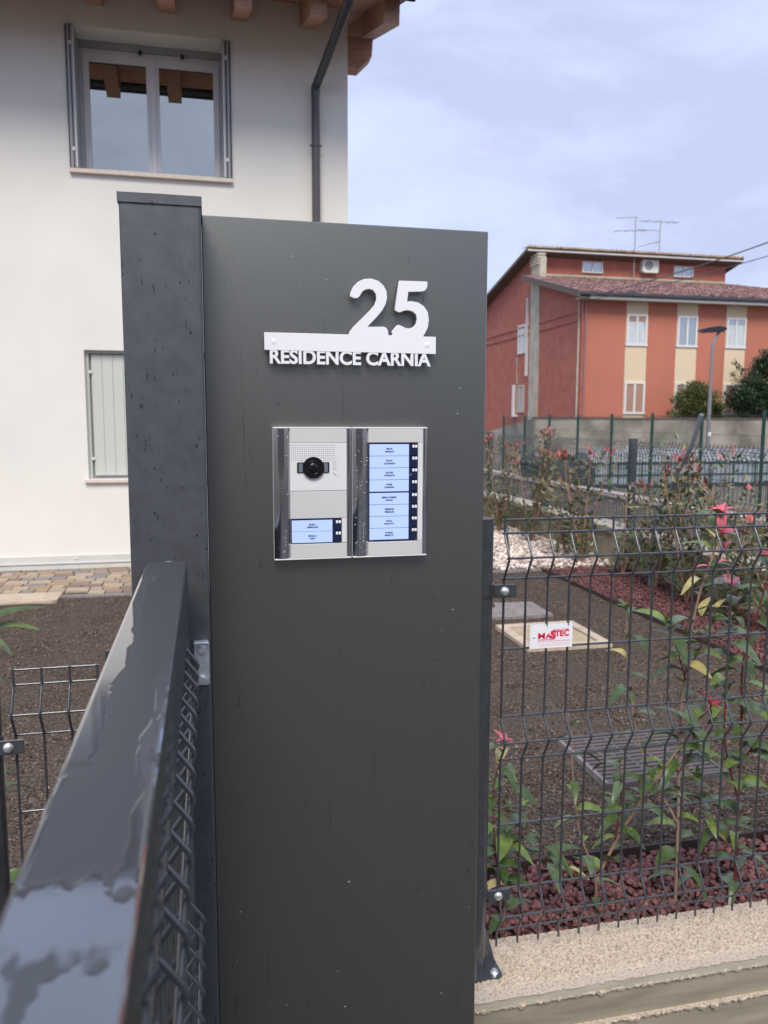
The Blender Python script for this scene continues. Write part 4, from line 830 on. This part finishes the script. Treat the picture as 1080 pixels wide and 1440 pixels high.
for i, xa in enumerate((19.06, 21.68, 24.30, 26.95, 29.6, 32.2)):
    st = MB().box(xa, xa + 1.10, FY - .02, FY - .001, ZN, 5.6).build('cream_stripe', M['cream'], rh)
    for zz, hh, up in ((3.58, 1.34, True), (.43, 1.39, False)):
        wmb = MB(); a_, b_ = xa + .02, xa + 1.08
        for q in ((a_ - .04, b_ + .04, zz - .10, zz), (a_, b_, zz + hh - .09, zz + hh), (a_, a_ + .1, zz, zz + hh - .09), (b_ - .1, b_, zz, zz + hh - .09)): wmb.box(q[0], q[1], FY - .08, FY - .0205, q[2], q[3])
        wf = wmb.build('window', M['whitep'], rh)
        MB().box((a_ + b_) / 2 - .05, (a_ + b_) / 2 + .05, FY - .072, FY - .05, zz, zz + hh - .09).build('mullion', M['whitep'], wf)
        for s_ in (0, 1):
            q0 = a_ + .10 if s_ == 0 else (a_ + b_) / 2 + .05; q1 = (a_ + b_) / 2 - .05 if s_ == 0 else b_ - .10
            if up: MB().box(q0 + .002, q1 - .002, FY - .04, FY - .03, zz, zz + hh - .09).build('pane', M['curtain'] if (i != 1) else M['farpane'], wf)
            else: MB().box(q0 + .002, q1 - .002, FY - .05, FY - .03, zz, zz + hh - .09).build('roller_shutter', M['brownsh'], wf)
            if up: MB().box(q0 + .002, q1 - .002, FY - .046, FY - .041, zz + hh - .33, zz + hh - .09).build('blind', M['brownsh'] if i == 0 else M['farpane'], wf)
for xa in (19.70, 25.15):
    wmb = MB()
    for q in ((xa, xa + 1.2, 7.86, 7.92), (xa, xa + 1.2, 8.38, 8.44), (xa, xa + .07, 7.92, 8.38), (xa + 1.13, xa + 1.2, 7.92, 8.38), (xa + .56, xa + .64, 7.92, 8.38)): wmb.box(q[0], q[1], 39.9, 39.998, q[2], q[3])
    wf = wmb.build('window', M['whitep'], rh)
    for q0, q1 in ((xa + .07, xa + .56), (xa + .64, xa + 1.13)): MB().box(q0 + .002, q1 - .002, 39.94, 39.95, 7.922, 8.378).build('pane', M['farpane'], wf)
for zz, hh, m_ in ((3.64, 1.55, 'whitep'), (.45, 1.5, 'slabb')):
    wmb = MB(); ya, yb_ = 40.65, 41.65
    for q in ((ya, yb_, zz, zz + .1), (ya, yb_, zz + hh - .1, zz + hh), (ya, ya + .1, zz + .1, zz + hh - .1), (yb_ - .1, yb_, zz + .1, zz + hh - .1), ((ya + yb_) / 2 - .04, (ya + yb_) / 2 + .04, zz + .1, zz + hh - .1)): wmb.box(FX0 - .07, FX0 - .002, q[0], q[1], q[2], q[3])
    wf = wmb.build('window', M[m_], rh); MB().box(FX0 - .03, FX0 - .02, ya + .1, yb_ - .1, zz + .1, zz + hh - .1).build('pane', M['curtain'] if zz > 2 else M['farpane'], wf)
MB().box(FX0 - .12, FX0 - .002, 40.3, 40.42, 2.4, 6.5).build('white_duct', M['whitep'], rh)
pmb = MB(); pmb.box(FX0 - .12, FX0 - .002, 42.0, 42.2, .35, 2.0); pmb.box(FX0 - .12, FX0 - .002, 41.55, 42.2, .22, .35); pmb.build('white_duct', M['whitep'], rh)
MB().box(FX0 - .04, FX0 - .002, 41.75, 41.8, 2.0, 3.5).build('white_duct', M['pilconc'], rh)
MB().tube([(FX0 + .12, FY - .07, 5.5), (FX0 + .12, FY - .07, 0)], .055, 8).build('downpipe', M['pinkp'], rh)
MB().tube([(FX0 - .06, FY + .28, 5.5), (FX0 - .06, FY + .28, 0)], .045, 8).build('downpipe', M['pilconc'], rh)
# lower tiled roof: rows of barrel tiles
def tile_field(name, x0, x1, y_e, z_e, y_r, z_r, w_, ncourse, m, hip=None, seed=1):
    g = np.random.default_rng(seed); mb = MB(); nc = int((x1 - x0) / w_)
    for i in range(nc):
        xc = x0 + (i + .5) * w_
        for c in range(ncourse):
            t0, t1 = c / ncourse, (c + 1.12) / ncourse
            if hip and xc > hip(t0): continue
            if t1 > 1: t1 = 1
            ya, yb_ = y_e + (y_r - y_e) * t0, y_e + (y_r - y_e) * t1; za, zb2 = z_e + (z_r - z_e) * t0 + .035, z_e + (z_r - z_e) * t1
            j = g.uniform(-.012, .012); vs = []
            for (yy, zz, rr) in ((ya, za, .56), (yb_, zb2, .5)):
                for k_ in range(6):
                    a_ = math.pi * k_ / 5; vs.append((xc + j - math.cos(a_) * w_ * rr, yy, zz + math.sin(a_) * w_ * .42))
            mb.add(vs, [(k_, k_ + 1, k_ + 7, k_ + 6) for k_ in range(5)], True); mb.add([vs[k_] for k_ in range(6)] , [(0, 1, 2, 3, 4, 5)])
    return mb.build(name, m, rh, kind='stuff')
YE, ZE, YR_, ZR = 33.35, 5.72, 39.9, 7.5
hipf = lambda t_: 34.5 - (34.5 - 28.6) * t_
tile_field('roof_tiles', 16.35, 34.5, YE, ZE, YR_, ZR, .235, 17, M['ftile'], hipf)
tile_field('mossy_tiles', 16.9, 28.5, 39.4, ZR - .12, YR_ + .05, ZR + .03, .235, 1, M['moss'], None, 4)
MB().add([(16.35, YE, ZE - .02), (34.5, YE, ZE - .02), (28.6, YR_, ZR - .02), (16.35, YR_, ZR - .02), (16.35, YE, ZE - .14), (34.5, YE, ZE - .14), (28.6, YR_, ZR - .14), (16.35, YR_, ZR - .14), (34.5, 52, ZE - .02), (28.6, 52, ZR - .02)],
         [(0, 1, 2, 3), (7, 6, 5, 4), (0, 4, 5, 1), (3, 7, 4, 0), (1, 8, 9, 2)]).build('roof', M['barge'], rh)
MB().box(16.3, 34.6, YE - .12, YE + .0, ZE - .10, ZE + .02).build('gutter', M['pipe'], rh)
MB().box(16.9, 34.5, YE + .01, YE + .08, ZE - .26, ZE - .14).build('fascia', M['fasc'], rh)
MB().box(16.5, 34.5, YE + .08, FY, ZE - .24, ZE - .16).build('soffit', M['pilconc'], rh)
MB().add([(16.25, YE - .1, ZE - .2), (16.36, YE - .1, ZE - .2), (16.36, YR_, ZR - .2), (16.25, YR_, ZR - .2), (16.25, YE - .1, ZE + .08), (16.36, YE - .1, ZE + .08), (16.36, YR_, ZR + .08), (16.25, YR_, ZR + .08)], [(0, 3, 2, 1), (4, 5, 6, 7), (0, 1, 5, 4), (1, 2, 6, 5), (2, 3, 7, 6), (3, 0, 4, 7)]).build('bargeboard', M['barge'], rh)
# attic roof
MB().add([(16.3, 39.3, 8.72), (29.0, 39.3, 8.72), (29.0, 52.5, 5.55), (16.3, 52.5, 5.55), (16.3, 39.3, 8.88), (29.0, 39.3, 8.88), (29.0, 52.5, 5.71), (16.3, 52.5, 5.71)], [(0, 3, 2, 1), (4, 5, 6, 7), (0, 1, 5, 4), (1, 2, 6, 5), (2, 3, 7, 6), (3, 0, 4, 7)]).build('attic_roof', M['barge'], rh)
MB().box(16.5, 28.9, 39.32, 39.9, 8.70, 8.718).build('soffit', M['fasc'], rh); MB().box(16.32, 28.98, 39.25, 39.298, 8.70, 8.80).build('fascia', M['fasc'], rh)
mb = MB(); g = random.Random(2)
for i in range(52):
    xc = 16.42 + i * .243; vs = []
    for yy, zz in ((39.16, 8.86), (40.0, 8.92)):
        for k_ in range(6):
            a_ = math.pi * k_ / 5; vs.append((xc - math.cos(a_) * .125, yy + g.uniform(0, .02), zz + math.sin(a_) * .11))
    mb.add(vs, [(k_, k_ + 1, k_ + 7, k_ + 6) for k_ in range(5)], True); mb.add(vs[:6], [(0, 1, 2, 3, 4, 5)])
mb.build('ridge_tiles', M['ftile2'], rh, kind='stuff')
ac = thing('air_conditioner', 'white air conditioning unit on the attic wall of the red house', 'air conditioner', (23.1, 39.99, 8.02))
MB().box(0, .98, -.32, -.01, 0, .64, .01).build('casing', M['whitep'], ac); MB().tube([(.38, -.322, .32), (.38, -.33, .32)], .24, 20).build('fan_grille', M['inkg'], ac)
MB().box(.1, .9, -.34, -.02, -.05, -.002).build('bracket', M['whitep'], ac)
a1 = thing('tv_antenna', 'thin television aerial standing beside the white air conditioner', 'antenna', (22.55, 39.6, 7.6))
MB().tube([(0, 0, 0), (0, 0, 3.2)], .03, 6).build('mast', M['antm'], a1)
MB().tube([(-1.15, 0, 3.08), (.1, 0, 3.2)], .018, 5).build('boom', M['antm'], a1); MB().tube([(-1.2, 0, 2.42), (.75, 0, 2.55)], .02, 5).build('boom', M['antm'], a1)
for x_ in (-1.1, -.5, 0, .5): MB().tube([(x_, -.3, 2.47 + x_ * .05), (x_, .3, 2.47 + x_ * .05)], .01, 4).build('element', M['antm'], a1)
MB().tube([(-.2, 0, 1.45), (0, 0, 1.3)], .04, 5).build('bracket', M['antm'], a1)
a2 = thing('tv_antenna', 'television aerial with three booms rising above the attic roof ridge', 'antenna', (24.5, 40.4, 8.75))
MB().tube([(0, 0, 0), (0, 0, 2.15)], .028, 6).build('mast', M['antm'], a2)
for (xa, za, xb, zb2) in ((-1.25, 2.08, 1.1, 2.12), (-1.35, 1.62, -.05, 1.62), (-1.3, .72, 0, 1.05)): MB().tube([(xa, 0, za), (xb, 0, zb2)], .02, 5).build('boom', M['antm'], a2)
for x_ in (-.8, -.2, .6, .9): MB().tube([(x_, -.35, 2.1), (x_ , .35, 2.1)], .01, 4).build('element', M['antm'], a2)
for z_ in np.linspace(.8, 1.5, 6): MB().tube([(-.32, -.1, z_), (-.05, -.1, z_)], .01, 4).build('reflector_rod', M['antm'], a2)
def cable(label, a_, b_, sag, r):
    t_ = thing('overhead_cable', label, 'cable', a_, 'overhead cables to the red house'); a_ = Vector(a_); d = Vector(b_) - a_
    MB().tube([d * s_ + Vector((0, 0, -4 * sag * s_ * (1 - s_))) for s_ in np.linspace(0, 1, 24)], r, 6).build('cable', M['cable'], t_)
cable('upper overhead cable slanting up from the eave of the red house', (16.75, 33.6, 5.55), (19.0, 20.0, 6.35), .25, .022)
cable('lower overhead cable slanting up from the eave of the red house', (16.7, 33.9, 5.4), (19.0, 20.0, 5.75), .22, .015)

# ---------------------------------------------------------------- plants
def leaf_mesh(name, m, droop, fold, wid, n=6, seed=0):
    g = random.Random(seed); vs = []; 
    for i in range(n + 1):
        t_ = i / n; w_ = wid * math.sin(math.pi * min(1, t_ * .94 + .03)) ** .7 * (1.08 - .28 * t_) ; zc = -droop * t_ * t_ + .10 * math.sin(math.pi * t_)
        wob = g.uniform(-.01, .01)
        vs += [(t_, -w_, zc + fold * w_ + wob), (t_, 0, zc), (t_, w_, zc + fold * w_ - wob)]
    fs = []
    for i in range(n): a_ = 3 * i; fs += [(a_, a_ + 3, a_ + 4, a_ + 1), (a_ + 1, a_ + 4, a_ + 5, a_ + 2)]
    return MB().add(vs, fs, True).mesh(name, m)
LV = {}
for ki, key in enumerate(('lf0', 'lf1', 'lf2', 'lf3', 'lf4', 'lf5')):
    LV[key] = [leaf_mesh('leaf', M[key], dr_, fo, wi, seed=ki * 3 + q) for q, (dr_, fo, wi) in enumerate(((.42, .35, .22), (.72, .45, .20), (.25, .30, .24)))]
def catmull(P, n=5):
    P = [Vector(p) for p in P]; Q = [P[0] * 2 - P[1]] + P + [P[-1] * 2 - P[-2]]; out = []
    for i in range(1, len(Q) - 2):
        for k_ in range(n):
            t_ = k_ / n; a_, b_, c, d = Q[i - 1:i + 3]
            out.append(.5 * ((2 * b_) + (c - a_) * t_ + (2 * a_ - 5 * b_ + 4 * c - d) * t_ * t_ + (3 * b_ - a_ - 3 * c + d) * t_ ** 3))
    return out + [P[-1]]
def put_leaf(root, p, az, pitch, size, key, g, roll=None):
    me = g.choice(LV[key]); o_ = link('leaf', me, root, p); o_.rotation_euler = (g.uniform(-.35, .35) if roll is None else roll, -pitch, az); o_.scale = (size, size * g.uniform(.8, 1.15), size)
def plant(label, base, stems, seed, size=.055, palette='normal'):
    """stems: list of (points, radius, leaf spacing, t0, tip key)"""
    g = random.Random(seed); root = thing('photinia_shrub', label, 'shrub', base, 'young photinia shrubs along the front fence'); B = Vector(base); az = g.uniform(0, 6)
    for pts, r, sp, t0, tip, sm in stems:
        C = [p - B for p in catmull(pts)]; MB().tube(C, [r * (1 - .6 * i / (len(C) - 1)) for i in range(len(C))], 7).build('stem', M[sm], root)
        Ls = [0.0]
        for i in range(1, len(C)): Ls.append(Ls[-1] + (C[i] - C[i - 1]).length)
        d = t0 * Ls[-1]
        while d < Ls[-1] - .004:
            i = max(k_ for k_ in range(len(Ls)) if Ls[k_] <= d); f_ = (d - Ls[i]) / max(1e-6, Ls[min(i + 1, len(Ls) - 1)] - Ls[i]) if i < len(Ls) - 1 else 0; p = C[i].lerp(C[min(i + 1, len(C) - 1)], f_)
            az += 2.4 + g.uniform(-.5, .5); key = g.choices(('lf0', 'lf1', 'lf5', 'lf2'), (.44, .29, .23, .04))[0]
            put_leaf(root, p, az, g.uniform(.0, .75), 1.32 * size * g.uniform(.7, 1.2), key, g); d += sp * .68 * g.uniform(.6, 1.4)
        for k_ in range(5 if tip else 3):
            az += 1.3; put_leaf(root, C[-1], az, g.uniform(.5, 1.25), size * g.uniform(.5, .85) * (1 if tip else .8), tip or g.choice(('lf0', 'lf1')), g)
    return root
zb = ZG - .01
plant('leafy photinia right behind the round fence post', (.735, 1.83, zb), [
    ([(.738, 1.83, zb), (.735, 1.82, -1.1), (.728, 1.80, -.90)], .0035, .028, .12, None, 'stem'),
    ([(.738, 1.83, -1.28), (.70, 1.80, -1.12), (.685, 1.79, -.93), (.705, 1.77, -.80)], .0025, .036, .2, 'lf4', 'rstem'),
    ([(.738, 1.83, -1.25), (.79, 1.86, -1.12), (.80, 1.86, -1.02)], .002, .04, .4, None, 'rstem')], 3, .058)
plant('photinia with a thin slanting twig in front of the drain grate', (1.02, 1.86, zb), [
    ([(1.02, 1.86, zb), (1.00, 1.84, -1.22), (.94, 1.82, -1.08), (.905, 1.80, -.90), (.90, 1.80, -.78)], .0035, .075, .1, None, 'twig'),
    ([(1.01, 1.85, -1.25), (1.08, 1.84, -1.10), (1.19, 1.82, -.92), (1.30, 1.80, -.76)], .0042, .050, .06, 'lf3', 'stem'),
    ([(1.02, 1.86, -1.28), (.87, 1.84, -1.17), (.83, 1.83, -1.10)], .002, .035, .3, None, 'rstem'),
    ([(1.06, 1.85, -1.15), (1.07, 1.84, -1.02), (1.05, 1.82, -.90)], .0025, .032, .2, None, 'rstem')], 8, .060)
tall = plant('tallest photinia, with pink and yellow leaves tied at the fence top', (1.245, 1.84, zb), [
    ([(1.25, 1.84, zb), (1.24, 1.83, -1.1), (1.225, 1.82, -.85), (1.222, 1.80, -.62), (1.235, 1.78, -.45), (1.25, 1.75, -.33), (1.258, 1.74, -.235)], .0048, .050, .05, 'lf4', 'twig'),
    ([(1.24, 1.83, -1.1), (1.14, 1.86, -.9), (1.09, 1.86, -.68), (1.075, 1.86, -.50)], .003, .062, .15, None, 'twig'),
    ([(1.225, 1.82, -.95), (1.30, 1.82, -.83), (1.37, 1.82, -.72)], .0025, .036, .1, None, 'rstem'),
    ([(1.222, 1.80, -.68), (1.18, 1.79, -.58), (1.15, 1.79, -.52)], .0022, .028, .15, None, 'rstem'),
    ([(1.224, 1.80, -.66), (1.28, 1.80, -.56), (1.30, 1.80, -.50)], .0022, .026, .15, 'lf2', 'rstem')], 5, .060)
g = random.Random(31); B = Vector((1.245, 1.84, zb))
for (p, az, pt, sz, key) in (((1.256, 1.735, -.27), 1.2, 1.35, .066, 'lf4'), ((1.252, 1.735, -.325), 1.9, 1.45, .068, 'lf2'), ((1.256, 1.735, -.33), .25, .75, .062, 'lf3'), ((1.25, 1.74, -.36), -.1, .35, .05, 'lf4'), ((1.26, 1.74, -.29), 0.1, .25, .085, 'lf3'), ((1.245, 1.745, -.375), 2.9, .5, .045, 'lf4'), ((1.238, 1.77, -.50), .4, 1.25, .055, 'lf2'), ((1.262, 1.735, -.36), -.2, -.9, .05, 'lf4')):
    put_leaf(tall, Vector(p) - B, az, pt, sz, key, g, 0)
MB().tube([(Vector((1.275, 1.73, -.405)) + Vector((math.cos(a_) * .034, math.sin(a_) * .03, .008 * math.sin(2 * a_) + .004 * k_)) - B) for k_ in range(3) for a_ in np.linspace(0, 2 * math.pi, 18)], .0009, 5, False).build('plastic_tie', M['tie'], tall)
plant('photinia with bright red young leaves near the picture edge', (1.43, 1.83, zb), [
    ([(1.43, 1.83, zb), (1.42, 1.82, -1.1), (1.40, 1.80, -.85), (1.385, 1.79, -.64), (1.41, 1.77, -.48), (1.43, 1.76, -.36)], .0042, .046, .05, 'lf3', 'rstem'),
    ([(1.42, 1.82, -1.05), (1.36, 1.81, -.88), (1.345, 1.80, -.68), (1.345, 1.80, -.44)], .003, .046, .1, 'lf3', 'rstem'),
    ([(1.42, 1.82, -1.2), (1.34, 1.84, -1.1), (1.30, 1.84, -.98)], .0025, .032, .1, None, 'stem'),
    ([(1.41, 1.82, -.95), (1.48, 1.80, -.82), (1.53, 1.80, -.70)], .0025, .034, .1, 'lf3', 'rstem')], 15, .062)
plant('photinia past the picture edge behind the long wire fence', (1.78, 1.84, zb), [
    ([(1.78, 1.84, zb), (1.76, 1.82, -1.0), (1.74, 1.80, -.65), (1.76, 1.79, -.42)], .0042, .036, .08, 'lf3', 'stem'),
    ([(1.78, 1.82, -1.15), (1.68, 1.81, -.98), (1.64, 1.80, -.8)], .003, .036, .1, None, 'rstem')], 21, .06)
plant('last photinia behind the long wire fence by the side wall', (2.35, 1.86, zb), [
    ([(2.35, 1.86, zb), (2.33, 1.84, -1.0), (2.35, 1.82, -.6)], .0042, .034, .08, 'lf3', 'stem'),
    ([(2.35, 1.84, -1.15), (2.45, 1.83, -.98), (2.5, 1.80, -.8)], .003, .036, .1, None, 'rstem')], 22, .06)
plant('photinia at the picture edge with broad leaves above the narrow fence', (-.50, 1.85, zb), [
    ([(-.50, 1.85, zb), (-.49, 1.80, -1.0), (-.47, 1.74, -.66), (-.455, 1.70, -.42)], .0035, .09, .5, None, 'rstem')], 41, .062)
g = random.Random(2); lp = bpy.data.objects['photinia_shrub.006'] if 'photinia_shrub.006' in bpy.data.objects else None
if lp:
    B = Vector((-.50, 1.85, zb))
    for (p, az, pt, sz, key) in (((-.445, 1.70, -.44), .1, .45, .09, 'lf1'), ((-.45, 1.70, -.435), .1, 1.0, .10, 'lf0'), ((-.46, 1.70, -.45), 2.8, .5, .07, 'lf0'), ((-.45, 1.69, -.44), -.6, .2, .06, 'lf5')): put_leaf(lp, Vector(p) - B, az, pt, sz, key, g, .2)
plant('low green photinia shoots at the foot of the narrow fence', (-.43, 1.86, zb), [
    ([(-.43, 1.86, zb), (-.42, 1.82, -1.1), (-.40, 1.76, -.97)], .003, .035, .35, None, 'rstem'),
    ([(-.43, 1.86, zb), (-.36, 1.84, -1.15), (-.33, 1.80, -.99)], .003, .05, .55, None, 'rstem')], 45, .062)

# mid-distance photinia hedge in the side gravel strip
def foliage(mb, c, rad, n, size, g, updir=.3, squash=1, hollow=.0):
    for _ in range(n):
        d = Vector((g.gauss(0, 1), g.gauss(0, 1), g.gauss(0, 1))).normalized(); r_ = g.random() ** .45; r_ = hollow + (1 - hollow) * r_
        p = Vector(c) + Vector((d.x * rad[0] * r_, d.y * rad[1] * r_, d.z * rad[2] * r_))
        ax = Vector((d.x + g.uniform(-.7, .7), d.y + g.uniform(-.7, .7), g.uniform(-.5, .7) + updir)).normalized(); sd_ = ax.cross(Vector((g.uniform(-.4, .4), g.uniform(-.4, .4), 1))).normalized(); nm_ = ax.cross(sd_)
        s_ = size * g.uniform(.6, 1.3); w_ = s_ * .24
        mb.add([p, p + ax * s_ * .45 + sd_ * w_ + nm_ * w_ * .3, p + ax * s_ - nm_ * s_ * .15, p + ax * s_ * .45 - sd_ * w_ + nm_ * w_ * .3], [(0, 1, 2), (0, 2, 3)])
hedge = [(3.42, 8.9, 1.08, 'sparse photinia by the pillar edge with red tips over the pale pebbles', .5), (3.45, 8.05, 1.18, 'photinia with a red tuft beside the second side fence post', .75), (3.5, 7.25, .75, 'low photinia between the red-tufted one and the conduit', .25),
         (3.42, 6.75, 1.02, 'brownish photinia in front of the dark shed', .6), (3.5, 6.15, .72, 'low dark photinia against the stained garden wall', .05), (3.5, 5.62, 1.05, 'dense photinia with dark red shoots behind the conduit', .7), (3.45, 5.12, 1.12, 'tall loose photinia with olive leaves in front of the greenhouse', .35),
         (3.45, 4.62, .88, 'open photinia with few leaves near the picture edge post', .25), (3.5, 4.15, .55, 'low dark green photinia at the foot of the side wall', .1), (3.5, 3.5, .9, 'photinia in the side strip past the picture edge', .4), (3.5, 2.8, .95, 'nearest photinia of the side strip', .4),
         (3.40, 9.8, 1.1, 'photinia hidden by the pillar, second from the far end', .5), (3.40, 10.7, 1.1, 'farthest photinia of the side strip', .5)]
for i, (x, y, h_, lab, redf) in enumerate(hedge):
    g = random.Random(100 + i); t = thing('photinia_shrub', lab, 'shrub', (x, y, ZG), 'photinias growing along the side wall'); ns = 5 if h_ > .8 else 3; sm_ = MB(); f0 = MB(); f1 = MB(); f2 = MB(); base_n = int(17 + 19 * h_)
    for k_ in range(ns):
        hh = h_ * g.uniform(.72, 1.02) if k_ else h_; dx, dy = g.uniform(-.26, .22), g.uniform(-.42, .42)
        pts = [(0, 0, 0), (dx * .35, dy * .35, hh * .35), (dx * .75, dy * .75, hh * .7), (dx, dy, hh)]; sm_.tube(catmull(pts, 3), [.009] * 4 + [.006] * 3 + [.004] * 3, 5)
        for q in range(12):
            s_ = .12 + .88 * q / 11; p = Vector(pts[0]).lerp(Vector(pts[3]), s_)
            foliage(f0 if s_ < .75 or g.random() < .3 else f1, p + Vector((0, 0, .02)), (.12, .15, .08), int(base_n * (.22 if s_ < .75 else .13)), .065, g)
            foliage(f1, p, (.10, .12, .06), int(base_n * (.08 if s_ < .6 else .13)), .055, g)
        if redf > .1 and g.random() < redf + .35: foliage(f2, Vector(pts[3]) + Vector((0, 0, .02)), (.045, .045, .05), int(9 * (redf + .3)), .062, g, .9)
    sm_.build('stems', M['stem'], t); f0.build('foliage', M['fol0'], t, kind='stuff'); f1.build('foliage', M['fol1'], t, kind='stuff')
    if f2.v: f2.build('young_leaves', M['fol2'], t, kind='stuff')
cd = thing('conduit', 'bent grey corrugated conduit rising from the red gravel by the side wall', 'pipe', (3.5, 5.70, ZG))
cp = catmull([(0, 0, -.02), (0, 0, .18), (0, 0, .38), (.0, -.09, .62), (0, -.24, .81), (0, -.31, .95), (0, -.46, 1.15), (0, -.54, 1.31), (0, -.58, 1.40)], 14)
MB().tube(cp, [.0185 if i % 2 else .0155 for i in range(len(cp))], 10).build('conduit', M['conduit'], cd)

# trees by the red house
def tree(label, base, trunk_h, blobs, fm, seed, size, wood='stem', cat='tree', name='garden_tree', twigs=()):
    g = random.Random(seed); t_ = thing(name, label, cat, base); tr = MB(); tr.tube([(0, 0, 0), (.05, 0, trunk_h * .5), (0, 0, trunk_h)], [.12, .09, .06], 8); fo = MB()
    for (cx, cy, cz, rx, ry, rz, n_) in blobs:
        tr.tube([(0, 0, trunk_h * .5), (cx * .5, cy * .5, (trunk_h * .5 + cz) / 2), (cx, cy, cz)], [.05, .035, .02], 5)
        for _ in range(max(3, n_ // 45)):
            d = Vector((g.gauss(0, 1), g.gauss(0, 1), g.gauss(0, 1))).normalized() * g.uniform(.35, .9); c = (cx + d.x * rx, cy + d.y * ry, cz + d.z * rz); q = g.uniform(.22, .4)
            foliage(fo, c, (rx * q, ry * q, rz * q), 45, size, g, .2)
    for a_, b_ in twigs:
        tr.tube([a_, b_], [.02, .01], 4); foliage(fo, b_, (.10, .1, .16), 22, size, g, .4)
    tr.build('trunk', M[wood], t_); fo.build('crown', M[fm], t_, kind='stuff'); return t_
tree('rounded olive-green bush between the lamp pole and the red house', (21.9, 32.4, -1.9), 2.0, [(-.35, 0, 2.75, .85, .8, .85, 3000), (.5, .1, 2.6, .9, .8, .8, 3000), (.05, 0, 3.25, .75, .7, .55, 1500), (-.8, .1, 2.3, .5, .6, .5, 900), (1.0, .1, 2.3, .5, .6, .5, 900)], 'fol3', 51, .13, cat='bush', name='garden_bush')
tree('dark green leafy tree at the picture edge by the red house', (25.4, 32.4, -1.9), 3.0, [(-1.1, 0, 2.9, .95, .9, 1.0, 3200), (0, .1, 3.6, 1.2, 1.0, 1.1, 4200), (.9, 0, 3.0, 1.2, 1.0, 1.1, 3000), (.2, 0, 4.5, .8, .8, .7, 1600), (-.2, 0, 2.5, 1.2, .9, .6, 1800)], 'fol4', 52, .15, twigs=(((-1.1, 0, 3.2), (-1.75, 0, 4.0)), ((-1.1, 0, 3.4), (-1.45, 0, 4.35)), ((-1.0, 0, 3.4), (-1.25, 0, 4.15)), ((-1.2, 0, 3.2), (-1.65, 0, 4.55))))
print('objects', len(bpy.data.objects), 'verts', sum(len(m_.vertices) for m_ in bpy.data.meshes))
